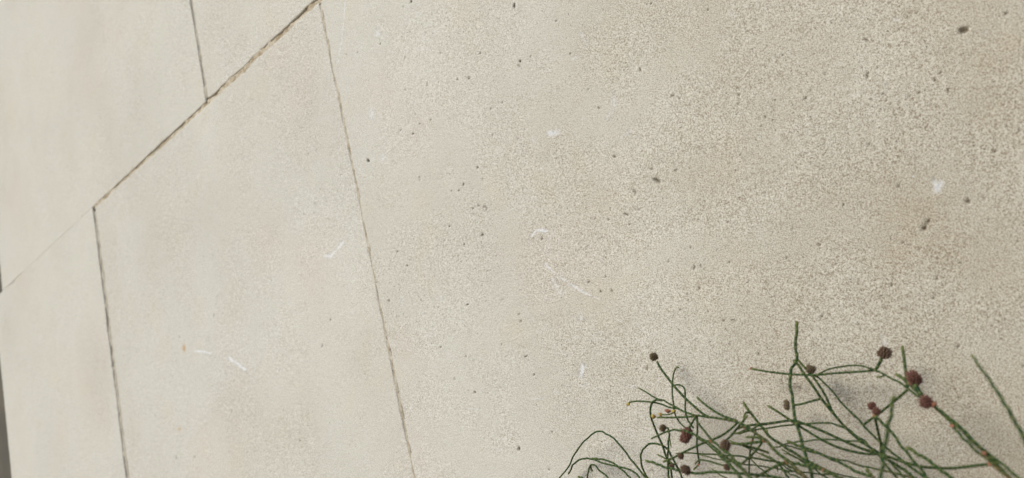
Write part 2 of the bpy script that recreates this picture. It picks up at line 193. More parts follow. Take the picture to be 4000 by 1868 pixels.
PITS = [
 (-22.2,83.5,0.6628,0.0617,0.0889,-0.872,0,1.31),
 (-52.5,95.8,1.4735,-0.2187,-0.7257,-2.3768,0,0.52),
 (-70.2,89.9,1.7585,-0.5544,-0.785,-1.6096,2,0.55),
 (-56.1,82.2,0.5003,0.5737,2.2222,-1.3857,0,0.71),
 (-83.1,104.6,2.5637,-0.8092,-1.2318,-2.4239,0,0.37),
 (-80.2,83.6,1.6986,-0.5358,-0.7337,-1.5934,0,0.57),
 (-39.3,61.7,0.5219,-0.2807,-1.0351,-1.3547,1,1.0),
 (-33.2,65.1,1.01,-1.2451,-3.024,-1.6948,0,0.43),
 (-35.6,70.4,2.5865,-0.8133,-1.0392,-2.1621,0,0.39),
 (-39.4,72.6,3.7963,-1.1941,-1.5454,-3.2077,0,0.27),
 (-33.1,72.4,3.9138,-1.2306,-1.5907,-3.2503,0,0.26),
 (-93.8,85.9,0.9106,-0.2024,-0.8756,-2.4954,2,0.64),
 (-69.3,66.1,3.3407,-1.0527,-1.3099,-3.0515,0,0.29),
 (-63.7,56.5,2.6052,-0.8205,-0.9637,-2.3448,0,0.38),
 (-72.2,77.5,1.5,-0.4729,-0.8147,-1.7932,2,0.57),
 (-9.1,83.0,1.3795,-0.2271,-1.6309,-5.32,0,0.36),
 (-77.3,85.9,3.7688,-1.1887,-1.6491,-3.5132,0,0.26),
 (-44.7,68.5,3.7254,-1.1721,-1.4808,-3.1927,0,0.27),
 (-41.7,68.6,3.7771,-1.1881,-1.5021,-3.2114,0,0.27),
 (-17.8,42.9,4.4145,-1.3858,-1.4953,-3.5103,0,0.24),
 (-33.7,41.1,2.0459,-0.6429,-0.8208,-2.0401,2,0.46),
 (-26.2,38.7,3.1951,-1.0034,-1.0514,-2.6012,0,0.33),
 (-62.4,53.7,3.506,-1.104,-1.2743,-3.1463,0,0.28),
 (-31.2,45.6,4.1109,-1.2917,-1.4184,-3.395,0,0.25),
 (-208.4,198.5,1.2791,-0.4078,-0.3753,-0.6649,0,1.0),
 (-213.9,167.3,1.4816,-0.4722,-0.5892,-1.1754,0,0.7),
 (-215.3,165.1,0.7965,-0.2539,-0.458,-0.9236,2,1.08),
 (-146.9,129.4,2.5403,0.1717,-0.2018,-1.4001,0,0.53),
 (-134.9,110.3,0.9611,-0.1501,-1.0146,-3.185,0,0.56),
 (-132.0,107.2,1.8396,-0.5825,-1.0225,-2.2233,0,0.46),
 (-105.5,97.1,2.36,-0.7459,-1.0931,-2.3525,0,0.4),
 (-107.3,93.4,2.7461,-0.8679,-1.2489,-2.7487,0,0.34),
 (-185.0,176.1,1.882,-0.5988,-1.2146,-2.2222,0,0.45),
 (-206.4,166.3,2.1263,-0.6773,-1.3243,-2.6149,0,0.39),
 (-181.8,155.5,2.3324,-0.7416,-1.3943,-2.7361,0,0.37),
 (-107.1,139.3,2.2339,0.4424,0.0371,-2.6641,0,0.41),
 (-174.1,121.6,1.2426,-0.3946,-1.6136,-3.5843,0,0.44),
 (-135.4,133.2,3.5212,-1.1158,-0.8553,-1.669,2,0.38),
 (-97.8,83.2,2.1697,-0.6852,-1.069,-2.4267,0,0.41),
 (-177.1,133.3,2.427,-0.7712,-1.3267,-2.8196,0,0.36),
 (-139.2,99.3,2.8902,-0.9155,-1.3539,-3.1045,0,0.31),
 (-172.3,99.8,2.5597,-0.8125,-1.2018,-2.9437,0,0.34),
 (-131.9,156.2,1.8014,0.3943,-0.0676,-3.7375,0,0.39),
 (-124.9,113.2,1.3908,0.0739,-0.3855,-3.2641,2,0.47),
 (-154.6,75.4,0.2407,-0.3708,-0.7984,-0.6363,0,1.49),
 (-168.6,75.1,0.3261,-0.3432,-0.6238,-0.7051,1,1.5),
 (-175.4,65.8,0.5467,-0.4342,-1.4916,-2.1943,0,0.74),
 (-185.9,66.7,2.1084,-0.6694,-0.8292,-2.4887,0,0.42),
 (-175.2,60.4,2.2055,-0.6997,-0.8354,-2.5491,0,0.4),
 (-207.0,107.6,1.8783,-0.5976,-0.9154,-2.3093,0,0.45),
 (-172.9,95.0,0.7739,-0.6844,-1.4168,-1.7848,0,0.65),
 (-233.3,100.2,1.3028,-0.4152,-0.4455,-1.2217,1,0.75),
 (-203.6,64.8,1.5808,0.5003,0.4848,-3.6251,0,0.41),
 (-229.0,70.2,2.178,-0.6934,-0.4371,-1.393,0,0.55),
 (-207.4,39.7,0.5282,0.117,0.3686,-3.7718,0,0.7),
 (-200.9,33.6,1.5561,-0.4942,-0.4935,-1.8884,0,0.56),
 (-194.5,32.3,1.8213,-0.5781,-0.6677,-2.5476,0,0.45),
 (-148.3,31.2,2.4441,-1.0358,-0.354,-0.9449,0,0.61),
 (-131.6,28.5,2.0263,-0.6406,-0.7074,-2.4432,0,0.43),
 (-160.1,37.2,2.3945,-0.7585,-0.7796,-2.6832,0,0.38),
 (-148.8,21.7,1.9102,-0.6045,-0.6331,-2.3884,0,0.45),
 (-155.5,81.7,1.543,-0.4891,-0.8485,-2.2031,0,0.51),
 (-147.4,40.3,3.0038,-0.9508,-0.9996,-3.2793,0,0.3),
 (-126.9,45.7,3.2325,-1.022,-1.1158,-3.378,0,0.29),
 (-214.9,72.7,1.8969,-0.6034,-0.6618,-2.0272,1,0.49),
 (-196.0,40.1,2.5143,-0.7983,-0.8351,-3.0244,0,0.35),
 (-138.4,64.1,2.1593,-0.6834,-0.8362,-2.3134,2,0.42),
 (-168.2,65.6,2.6987,-0.8558,-1.0546,-3.0763,0,0.33),
 (-53.8,21.2,0.6626,0.5324,0.7535,-0.7427,2,1.06),
 (-55.1,19.6,1.0397,0.4578,0.8887,-1.4863,0,0.72),
 (-52.9,21.9,1.4419,1.153,2.0741,-2.0436,0,0.43),
 (-39.2,24.6,1.634,-0.5135,-0.4038,-1.1479,0,0.69),
 (-34.4,24.2,2.2829,-0.7171,-0.6185,-1.7416,2,0.48),
 (-92.9,25.0,1.5042,-0.3382,-0.6672,-3.1558,0,0.45),
 (-53.4,29.6,1.7483,-0.5499,-0.5833,-1.6583,2,0.56),
 (-79.3,37.4,2.0656,-1.5375,-2.5865,-3.0783,0,0.31),
 (-102.8,32.3,3.0255,-0.9548,-1.141,-3.5919,0,0.29),
 (-107.2,23.5,3.0039,-0.9481,-0.8836,-3.0018,0,0.32),
 (-96.9,9.1,2.0409,-1.5124,-1.8779,-2.5874,0,0.35),
 (-72.0,2.5,3.0156,-1.2179,-0.4794,-1.2809,0,0.47),
 (-96.0,13.6,2.7368,-0.8629,-0.8668,-3.1078,2,0.33),
 (-60.2,-5.6,2.574,-0.8094,-0.6581,-2.5798,0,0.37),
 (-56.9,1.1,3.8811,-1.2204,-0.9421,-3.4304,0,0.26),
 (-58.6,37.7,3.0217,-2.1891,-1.0926,-1.2246,0,0.41),
 (-59.1,13.0,3.1978,-2.2641,-1.9265,-2.3544,0,0.29),
 (-83.0,53.9,3.1995,-1.0088,-1.1646,-3.0218,0,0.3),
 (-101.2,34.3,3.6455,-1.1504,-1.1629,-3.5936,0,0.26),
 (-63.6,16.8,4.4094,-1.3875,-1.2294,-3.9667,0,0.23),
 (-55.3,9.3,4.6366,-1.458,-1.213,-4.0819,0,0.22),
 (-186.1,-8.1,2.7487,-0.8714,-0.2031,-1.0804,0,0.56),
 (-199.0,-55.5,0.5656,0.0667,0.2038,-1.076,1,1.27),
 (-141.8,4.8,2.2894,-0.7239,-0.6712,-2.8793,0,0.38),
 (-130.8,-12.3,2.4452,-0.7723,-0.6049,-3.0023,0,0.36),
 (-191.6,1.8,2.6648,-0.8452,-0.8142,-3.9701,0,0.3),
 (-235.9,-11.4,1.0989,-1.3356,-1.5864,-2.2246,2,0.47),
 (-261.5,-48.4,1.8426,-0.5865,-0.2858,-2.9853,0,0.42),
 (-101.4,-3.9,2.2126,-1.9227,-0.3778,-0.4543,2,0.76),
 (-100.6,-3.0,0.843,0.834,2.8766,-2.9381,0,0.45),
 (-87.9,-9.2,2.276,-0.7169,-0.5612,-2.4433,0,0.41),
 (-88.1,-11.3,3.4201,-1.0773,-0.7333,-3.266,0,0.29),
 (-84.5,-6.1,1.276,-0.9176,-2.2954,-3.2377,2,0.4),
 (-124.7,-16.5,2.5216,-0.7961,-0.7146,-3.6654,0,0.32),
 (-119.2,-29.5,0.4923,-0.0643,0.003,-0.8894,1,1.51),
 (-115.8,-41.1,3.7849,-1.1936,-0.5531,-3.852,0,0.26),
 (-57.8,-24.4,1.6296,-0.1195,0.2428,-2.8209,0,0.47),
 (-41.1,-34.5,2.9551,-0.9276,-0.6126,-3.2173,0,0.32),
 (-303.5,-0.2,1.1552,-0.369,-0.2769,-1.6716,0,0.7),
 (-279.3,-35.5,1.2173,-0.7745,-0.2337,-0.8331,0,0.91),
 (-259.3,12.0,0.6759,0.106,0.2359,-3.599,0,0.64),
 (-256.7,31.2,1.7267,-0.5503,-0.5382,-2.3161,0,0.48),
 (-274.5,22.3,1.9756,-0.6302,-0.5759,-2.7306,0,0.42),
 (-323.5,30.6,1.4111,-0.4516,-0.5256,-2.5302,0,0.51),
 (-336.0,34.5,1.6281,-0.5215,-0.52,-2.4799,0,0.48),
 (-304.3,21.3,2.2575,-0.7215,-0.3263,-1.6372,0,0.5),
 (-256.3,1.4,1.7813,-0.5673,-0.4338,-2.3862,0,0.47),
 (-317.7,10.3,0.8777,-0.2807,-0.2571,-1.4427,2,0.86),
 (-256.8,35.5,2.0617,-0.6571,-0.6634,-2.7669,0,0.4),
 (-380.7,-19.5,0.9428,-0.3025,-0.134,-1.1127,2,0.96),
 (-253.1,-29.5,2.7856,-0.8864,-0.3848,-2.9681,0,0.34),
 (-294.0,98.2,1.4459,-0.4625,-0.6732,-2.0656,0,0.55),
 (-269.6,85.1,1.1509,-0.8958,-0.5829,-1.0666,0,0.76),
 (-300.3,91.6,1.7136,-0.5483,-0.7721,-2.4728,0,0.46),
 (-285.3,84.2,1.4263,-1.4105,-0.9644,-1.563,0,0.53),
 (-362.0,69.8,1.5816,0.5571,0.0436,-1.1558,0,0.73),
 (-293.6,49.9,0.6218,0.5086,0.8279,-2.2429,0,0.74),
 (-337.8,86.5,1.5483,-0.4965,-0.6793,-2.3669,0,0.5),
 (-344.4,97.8,1.5059,-0.4833,-0.6999,-2.3254,0,0.51),
 (-261.9,123.5,1.332,-0.4254,-0.6977,-1.8054,0,0.61),
 (-260.2,115.9,1.1799,-0.3768,-0.5311,-1.4172,2,0.73),
 (-267.4,102.1,0.4651,-0.8907,-2.2485,-2.1915,0,0.58),
 (-263.4,98.7,0.5598,-0.1787,-0.2016,-0.5866,1,1.66),
 (-272.3,102.2,1.3167,-0.4207,-0.8754,-2.5418,0,0.52),
 (-275.3,118.2,1.4993,-1.2017,-0.6155,-1.0273,0,0.66),
 (-280.1,115.9,1.2702,-0.4061,-0.7505,-2.0703,0,0.58),
 (-286.1,117.8,1.7437,-0.5577,-0.8908,-2.4608,0,0.46),
 (-310.6,134.8,1.0011,-0.3208,-0.2446,-0.6528,1,1.17),
 (-266.2,45.9,0.7926,0.3099,0.3972,-2.6571,2,0.67),
 (-283.8,243.8,1.1209,-0.3594,-0.5241,-0.9213,0,0.9),
 (-291.6,244.4,1.5345,-0.4922,-1.2324,-2.1904,0,0.5),
 (-290.9,226.3,1.5615,-0.5007,-0.9906,-1.8548,0,0.54),
 (-300.0,213.2,0.9968,-0.8785,-0.5303,-0.7221,2,0.92),
 (-286.4,187.9,1.4663,-0.8409,-0.2349,-0.3956,2,1.13),
 (-305.9,193.2,0.8571,-0.2749,-0.6598,-1.4057,2,0.85),
 (-252.2,175.5,1.1428,-0.3652,-0.8406,-1.7428,0,0.66),
 (-261.2,179.3,1.7729,-0.5669,-0.9645,-2.0032,0,0.49),
 (-242.1,151.6,1.9275,-0.6152,-0.5676,-1.2638,0,0.6),
 (-245.1,136.9,1.1377,-0.899,-0.4272,-0.64,2,0.95),
 (-354.9,164.4,0.904,0.4913,0.0308,-0.6801,0,1.26),
 (-307.8,164.0,1.311,-0.4203,-0.8092,-1.9168,0,0.59),
 (-299.9,167.4,1.6032,-0.5137,-1.0022,-2.3156,0,0.49),
 (-289.9,165.7,1.6518,-0.529,-1.0264,-2.3476,0,0.48),
 (-269.7,201.1,1.2114,-0.3877,-0.8515,-1.6663,2,0.65),
 (-239.8,185.7,1.1083,0.657,0.5509,-2.7015,0,0.55),
 (-343.2,238.9,1.3438,-0.4325,-1.0622,-2.0774,0,0.55),
 (-319.5,232.9,1.4368,-0.4616,-1.1158,-2.1426,0,0.53),
 (-302.1,174.6,1.3196,-0.423,-0.7258,-1.6394,2,0.64),
 (-232.8,151.2,1.9845,-0.633,-0.8334,-1.8287,0,0.49),
 (-317.8,170.8,1.5212,-0.4881,-0.9632,-2.2597,0,0.51),
]
PITS_FAR = [
 (-408.8,194.2,0.8448,-0.2727,-0.5801,-1.4312,2,0.86),
 (-371.6,182.7,0.8177,-0.2633,-0.5398,-1.3151,0,0.91),
 (-419.4,195.4,0.8229,-0.2658,-0.5674,-1.4141,2,0.87),
 (-422.4,157.2,0.9254,-0.463,-0.2691,-0.6627,2,1.16),
 (-428.9,147.6,0.9724,-0.314,-0.5635,-1.6912,2,0.74),
 (-591.0,31.2,0.7354,-0.2394,-0.1058,-0.7147,2,1.35),
 (-669.8,1.6,0.4269,-0.1396,-0.1169,-1.0962,2,1.44),
 (-708.2,4.9,0.4192,-0.3275,-0.1249,-0.6761,2,1.76),
 (-574.8,-4.2,0.6681,-0.2171,-0.1346,-1.2079,2,1.09),
 (-494.8,-4.1,0.7987,-0.2582,-0.1433,-1.1703,0,1.01),
 (-596.5,115.1,0.5906,-0.1926,-0.1738,-0.7307,2,1.47),
 (-667.6,111.8,0.5154,-0.1688,-0.2239,-1.0298,2,1.33),
 (-441.9,75.9,1.1938,-0.3853,-0.4948,-2.1092,0,0.61),
 (-446.0,57.0,1.1992,-0.387,-0.4449,-2.129,0,0.61),
 (-616.3,226.6,0.6184,-0.2024,-0.2826,-0.8058,2,1.34),
 (-496.7,120.0,0.5698,-0.4128,-0.2888,-0.7667,2,1.34),
 (-429.8,72.5,1.2328,-0.3975,-0.4177,-1.7864,0,0.65),
]
MARKS = [
 ([(-640.9,93.0),(-627.5,90.3),(-612.5,85.3)],3.42,1.56,0.9),
 ([(-579.3,74.4),(-572.0,69.9),(-557.9,60.7)],3.03,1.47,1),
 ([(-422.6,117.6),(-415.3,115.5),(-406.7,118.0),(-399.2,120.3)],2.49,1.48,0.9),
 ([(-235.4,73.4),(-231.0,75.6),(-224.5,73.1)],1.09,0.85,1),
 ([(-221.5,71.1),(-225.0,65.8),(-229.1,59.9)],0.74,0.58,0.6),
 ([(-230.3,56.1),(-225.8,49.2),(-219.0,43.1),(-211.2,35.6),(-202.3,30.0)],0.79,0.63,0.8),
 ([(-228.1,47.7),(-227.0,42.5),(-225.8,38.1)],2.03,1.6,0.55),
 ([(-214.6,78.7),(-214.0,77.8)],1.19,0.96,0.6),
 ([(-344.5,279.5),(-352.5,262.5),(-365.6,240.4)],0.71,0.46,0.9),
 ([(-320.5,242.7),(-320.6,240.2)],2.97,2.0,0.7),
 ([(-341.0,195.7),(-341.6,189.0)],2.69,1.75,0.7),
 ([(-340.1,161.7),(-339.7,159.6)],2.38,1.55,0.8),
 ([(-172.4,161.6),(-170.6,155.6)],1.62,1.42,0.6),
 ([(-181.0,151.9),(-175.2,151.5)],1.22,1.05,0.65),
 ([(-163.9,126.2),(-165.5,118.7),(-172.2,113.5)],1.15,1.02,0.6),
 ([(-206.3,121.7),(-201.6,119.7)],1.93,1.59,0.85),
 ([(-218.0,123.7),(-218.1,121.9)],2.22,1.77,0.6),
 ([(-198.2,126.2),(-197.8,124.6)],1.23,1.02,0.5),
 ([(-184.9,121.1),(-185.8,118.0)],1.17,0.99,0.5),
 ([(-166.0,102.6),(-162.4,103.2)],1.46,1.3,0.5),
 ([(-144.8,143.2),(-148.3,141.6)],0.58,0.53,0.6),
 ([(-98.2,132.7),(-97.2,130.2)],1.55,1.59,0.45),
 ([(-41.2,98.1),(-39.5,97.1)],0.54,0.64,0.6),
 ([(-51.4,76.7),(-51.0,72.8)],0.72,0.83,0.6),
 ([(-18.0,80.0),(-15.8,79.4)],0.74,0.94,0.5),
 ([(-76.7,82.2),(-75.7,81.2)],0.64,0.69,0.5),
 ([(-44.5,87.7),(-44.3,86.0)],0.47,0.55,0.5),
 ([(-46.9,34.4),(-45.5,33.4),(-47.1,32.2)],1.25,1.47,0.75),
 ([(-99.6,51.7),(-96.6,49.7)],0.83,0.86,0.55),
 ([(-88.9,3.8),(-88.3,1.6)],0.64,0.67,0.5),
 ([(-53.1,39.3),(-52.9,39.1)],0.28,0.32,1),
 ([(-36.7,6.8),(-36.2,5.8)],0.89,1.06,0.4),
 ([(-216.9,24.2),(-216.4,23.0)],2.24,1.8,0.6),
 ([(-222.7,0.3),(-225.6,-5.8)],1.76,1.39,0.85),
 ([(-226.8,-9.6),(-221.7,-9.8)],0.78,0.62,0.8),
 ([(-200.4,-14.5),(-195.9,-14.9)],1.57,1.31,0.6),
 ([(-243.7,-10.0),(-242.8,-10.3)],0.84,0.64,0.7),
 ([(-170.6,1.7),(-169.9,1.4)],0.72,0.63,0.6),
 ([(-327.5,-6.1),(-320.1,-6.9)],0.84,0.56,0.6),
 ([(-312.1,-8.8),(-301.6,-10.0)],0.73,0.51,0.7),
 ([(-266.8,-10.0),(-252.8,-11.7)],0.63,0.47,0.7),
 ([(-291.2,-10.3),(-290.4,-11.4)],1.52,1.08,0.5),
 ([(-287.4,23.4),(-286.4,23.0)],1.31,0.93,0.5),
 ([(-80.9,-15.8),(-80.6,-18.0)],1.31,1.4,0.65),
 ([(-93.2,-32.8),(-90.5,-34.4)],1.25,1.31,0.35),
 ([(-349.3,68.3),(-348.7,63.6)],2.6,1.68,0.5),
 ([(-403.8,72.4),(-401.1,70.7)],2.56,1.54,0.5),
 ([(-313.8,59.6),(-312.3,58.4)],1.75,1.2,0.6),
 ([(-304.7,81.9),(-307.5,71.4)],0.58,0.4,0.4),
]
RUST = [
 (-661.7,99.7,0.1844,-0.0604,-0.0374,-0.1813),
 (-692.8,29.9,0.1813,-0.0594,-0.0619,-0.4691),
]

# ------------------------------------------------------------------ helpers
def mesh_obj(name, V, F, mat, parent=None, attrs=None, smooth=True):
    V = np.asarray(V, dtype=np.float32)
    me = bpy.data.meshes.new(name)
    if isinstance(F, np.ndarray):
        n, k = F.shape
        me.vertices.add(len(V)); me.vertices.foreach_set('co', V.ravel())
        me.loops.add(n * k); me.loops.foreach_set('vertex_index', F.astype(np.int32).ravel())
        me.polygons.add(n)
        me.polygons.foreach_set('loop_start', np.arange(0, n * k, k, dtype=np.int32))
        me.polygons.foreach_set('loop_total', np.full(n, k, dtype=np.int32))
        me.update(calc_edges=True)
    else:
        me.from_pydata([tuple(map(float, v)) for v in V], [], F)
        me.update()
    if smooth:
        me.polygons.foreach_set('use_smooth', np.ones(len(me.polygons), dtype=bool))
    for an, av in (attrs or {}).items():
        a = me.attributes.new(an, 'FLOAT', 'POINT')
        a.data.foreach_set('value', np.asarray(av, dtype=np.float32))
    me.materials.append(mat)
    o = bpy.data.objects.new(name, me)
    COL.objects.link(o)
    if parent is not None:
        o.parent = parent
    return o

def empty(name, loc, label, cat, group=None):
    o = bpy.data.objects.new(name, None)
    o.empty_display_size = 0.05
    o.location = loc
    COL.objects.link(o)
    o['label'] = label
    o['category'] = cat
    if group:
        o['group'] = group
    return o

def vnoise(x, y, seed=0):
    """smooth value noise in -1..1, feature size 1"""
    x = np.asarray(x, dtype=np.float64); y = np.asarray(y, dtype=np.float64)
    xi = np.floor(x).astype(np.int64); yi = np.floor(y).astype(np.int64)
    fx = x - xi; fy = y - yi
    fx = fx * fx * (3 - 2 * fx); fy = fy * fy * (3 - 2 * fy)
    def h(a, b):
        n = (a * 374761393 + b * 668265263 + seed * 1274126177) & 0xFFFFFFFF
        n = ((n ^ (n >> 13)) * 1274126177) & 0xFFFFFFFF
        return ((n ^ (n >> 16)) & 0xFFFF) / 32767.5 - 1.0
    a = h(xi, yi); b = h(xi + 1, yi); c = h(xi, yi + 1); d = h(xi + 1, yi + 1)
    return (a * (1 - fx) + b * fx) * (1 - fy) + (c * (1 - fx) + d * fx) * fy

def sstep(a, b, x):
    t = np.clip((x - a) / (b - a), 0, 1)
    return t * t * (3 - 2 * t)

class NT:
    def __init__(self, name):
        self.m = bpy.data.materials.new(name)
        self.m.use_nodes = True
        self.t = self.m.node_tree
        self.t.nodes.clear()
        self.out = self.t.nodes.new('ShaderNodeOutputMaterial')
        self.b = self.t.nodes.new('ShaderNodeBsdfPrincipled')
        self.t.links.new(self.b.outputs[0], self.out.inputs[0])
        self.tc = self.t.nodes.new('ShaderNodeTexCoord')
    def link(self, a, b):
        self.t.links.new(a, b)
    def put(self, sock, v):
        if hasattr(v, 'is_output'):
            self.link(v, sock)
        else:
            sock.default_value = v
    def noise(self, scale, detail=2.0, rough=0.5, off=None, dist=0.0):
        n = self.t.nodes.new('ShaderNodeTexNoise')
        n.inputs['Scale'].default_value = scale
        n.inputs['Detail'].default_value = detail
        n.inputs['Roughness'].default_value = rough
        n.inputs['Distortion'].default_value = dist
        v = self.tc.outputs['Object']
        if off is not None:
            mp = self.t.nodes.new('ShaderNodeMapping')
            mp.inputs['Location'].default_value = off if not isinstance(off, (int, float)) else (off, off * 1.7, off * 0.6)
            self.link(v, mp.inputs[0]); v = mp.outputs[0]
        self.link(v, n.inputs['Vector'])
        return n.outputs['Fac']
    def voronoi(self, scale, feature='F1', out='Distance', rand=1.0):
        n = self.t.nodes.new('ShaderNodeTexVoronoi')
        n.feature = feature
        n.inputs['Scale'].default_value = scale
        n.inputs['Randomness'].default_value = rand
        self.link(self.tc.outputs['Object'], n.inputs['Vector'])
        return n.outputs[out]
    def rng(self, v, a, b, c=0.0, d=1.0, smooth=True):
        n = self.t.nodes.new('ShaderNodeMapRange')
        n.interpolation_type = 'SMOOTHSTEP' if smooth else 'LINEAR'
        n.inputs['From Min'].default_value = a; n.inputs['From Max'].default_value = b
        n.inputs['To Min'].default_value = c; n.inputs['To Max'].default_value = d
        self.link(v, n.inputs['Value'])
        return n.outputs['Result']
    def math(self, op, a, b=0.0):
        n = self.t.nodes.new('ShaderNodeMath'); n.operation = op
        self.put(n.inputs[0], a); self.put(n.inputs[1], b)
        return n.outputs[0]
    def mix(self, f, a, b, mode='MIX'):
        n = self.t.nodes.new('ShaderNodeMix'); n.data_type = 'RGBA'; n.blend_type = mode
        n.clamp_factor = True
        self.put(n.inputs[0], f)
        for s, v in ((n.inputs[6], a), (n.inputs[7], b)):
            if hasattr(v, 'is_output'):
                self.link(v, s)
            else:
                s.default_value = (v[0], v[1], v[2], 1.0)
        return n.outputs[2]
    def attr(self, name):
        n = self.t.nodes.new('ShaderNodeAttribute'); n.attribute_name = name
        return n.outputs['Fac']
    def bump(self, h, strength, dist, prev=None):
        n = self.t.nodes.new('ShaderNodeBump')
        n.inputs['Strength'].default_value = strength
        n.inputs['Distance'].default_value = dist
        self.link(h, n.inputs['Height'])
        if prev is not None:
            self.link(prev, n.inputs['Normal'])
        return n.outputs[0]
    def finish(self, col, rough=0.9, normal=None, spec=0.3):
        self.put(self.b.inputs['Base Color'], col if hasattr(col, 'is_output') else (*col, 1.0))
        self.put(self.b.inputs['Roughness'], rough)
        self.b.inputs['Specular IOR Level'].default_value = spec
        if normal is not None:
            self.link(normal, self.b.inputs['Normal'])
        return self.m

# ------------------------------------------------------------------ materials
def limestone():
    n = NT('oolitic_limestone')
    cream = (0.595, 0.582, 0.500)
    big = n.rng(n.noise(5.0, 3, 0.55), 0.35, 0.68)
    col = n.mix(big, cream, (0.572, 0.565, 0.492))
    pink = n.rng(n.noise(9.0, 2, 0.5, 3.1), 0.50, 0.72, 0, 0.30)
    col = n.mix(pink, col, (0.60, 0.520, 0.445))
    tan = n.rng(n.noise(22.0, 3, 0.6, 8.3), 0.54, 0.76, 0, 0.35)
    col = n.mix(tan, col, (0.61, 0.550, 0.425))
    oi = n.t.nodes.new('ShaderNodeObjectInfo')
    tone = n.rng(oi.outputs['Random'], 0.0, 1.0, 0.0, 0.55, False)
    col = n.mix(tone, col, n.mix(1.0, col, (0.955, 0.945, 0.925), 'MULTIPLY'))
    soil_shade_a = n.attr('soil_shade')  # dirt mask that also carries the shade painted behind the shrub
    # brown film in the finest hollows between the grains (ooids), heavier with the dirt-and-shade mask
    grain = n.noise(2900.0, 1.5, 0.55)
    grain2 = n.noise(2050.0, 1.5, 0.55, 5.2)
    patch = n.rng(n.noise(42.0, 4, 0.62, 1.9), 0.33, 0.70)
    film = n.math('ADD', n.math('MULTIPLY', patch, 0.08), n.math('ADD', n.math('MULTIPLY', soil_shade_a, 0.7), 0.34))
    g = n.rng(grain, 0.50, 0.40, 0.0, 1.0)
    g2 = n.rng(grain2, 0.47, 0.37, 0.0, 0.95)
    g3 = n.rng(n.noise(1000.0, 2.0, 0.6, 6.6), 0.46, 0.34, 0.0, 0.32)
    hollow = n.math('MAXIMUM', n.math('MAXIMUM', g, g2), g3)
    f = n.math('MULTIPLY', hollow, n.math('ADD', n.math('MULTIPLY', film, 0.30), 0.50))
    col = n.mix(f, col, (0.165, 0.108, 0.055))
    # pale ooids standing in it
    pale = n.rng(n.noise(2300.0, 1.5, 0.55, 2.2), 0.53, 0.62, 0.0, 0.75)
    col = n.mix(pale, col, (0.74, 0.71, 0.645))
    # thin grey-brown veil: weathering, plus painted-in shade deepening towards the shrub
    veil = n.math('MULTIPLY', n.rng(n.noise(14.0, 4, 0.6, 6.1), 0.3, 0.75, 0.5, 1.0), soil_shade_a)
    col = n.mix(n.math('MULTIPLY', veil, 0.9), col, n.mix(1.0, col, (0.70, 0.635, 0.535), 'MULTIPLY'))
    # dark specks
    sp = n.rng(n.noise(260.0, 1.5, 0.5, 4.4), 0.745, 0.80, 0, 0.7)
    col = n.mix(sp, col, (0.12, 0.095, 0.07))
    sp2 = n.rng(n.noise(800.0, 1.0, 0.5, 7.4), 0.70, 0.76, 0, 0.8)
    col = n.mix(sp2, col, (0.08, 0.06, 0.045))
    # chalky white scuffs
    mk = n.attr('mark')
    flake = n.math('ADD', n.math('MULTIPLY', n.noise(900.0, 3, 0.7, 9.0), 0.6), n.math('MULTIPLY', n.noise(220.0, 3, 0.65, 3.9), 0.4))
    brk = n.math('MULTIPLY', n.rng(n.math('SUBTRACT', n.math('ADD', flake, n.math('MULTIPLY', mk, 0.28)), 0.58), 0.0, 0.20), n.rng(mk, 0.0, 0.9, 0.0, 0.60))
    col = n.mix(brk, col, (0.69, 0.70, 0.71))
    halo = n.math('MULTIPLY', n.rng(n.noise(520.0, 2, 0.6, 2.7), 0.58, 0.66, 0, 0.8), n.rng(mk, 0.03, 0.3, 0, 0.40))
    col = n.mix(halo, col, (0.16, 0.165, 0.19))
    seep = n.math('MULTIPLY', n.attr('seep'), n.rng(n.noise(120.0, 4, 0.7, 5.5), 0.38, 0.66))
    col = n.mix(seep, col, (0.30, 0.215, 0.115))
    rust = n.attr('rust')
    col = n.mix(n.math('MULTIPLY', rust, n.rng(n.noise(180.0, 3, 0.6), 0.3, 0.7, 0.3, 1)), col, (0.42, 0.24, 0.09))
    # grime lodged in holes and along chipped arrises
    pit = n.attr('pit')
    col = n.mix(n.math('MULTIPLY', pit, 0.95), col, (0.060, 0.038, 0.022))
    h = n.math('ADD', n.math('MULTIPLY', grain, 0.5), n.math('MULTIPLY', grain2, 0.8))
    h = n.math('SUBTRACT', h, n.math('MULTIPLY', brk, 0.0))
    nb = n.bump(h, 0.75, 0.00042)
    nb = n.bump(n.noise(110.0, 4, 0.6, 3.3), 0.30, 0.0014, nb)
    return n.finish(col, 0.93, nb, 0.2)

def mortar_mat(name, a, b):
    n = NT(name)
    k = n.rng(n.noise(160.0, 4, 0.7), 0.35, 0.65)
    col = n.mix(k, a, b)
    sp = n.rng(n.noise(420.0, 2, 0.6, 2.0), 0.6, 0.75, 0, 0.7)
    col = n.mix(sp, col, (0.10, 0.075, 0.05))
    nb = n.bump(n.noise(500.0, 4, 0.7), 0.9, 0.0012)
    return n.finish(col, 0.95, nb, 0.15)

def rear_mat():
    n = NT('weathered_grey_render')
    k = n.rng(n.noise(2.2, 4, 0.6), 0.3, 0.7)
    col = n.mix(k, (0.125, 0.108, 0.078), (0.075, 0.066, 0.052))
    nb = n.bump(n.noise(90.0, 4, 0.6), 0.5, 0.004)
    return n.finish(col, 0.95, nb, 0.2)

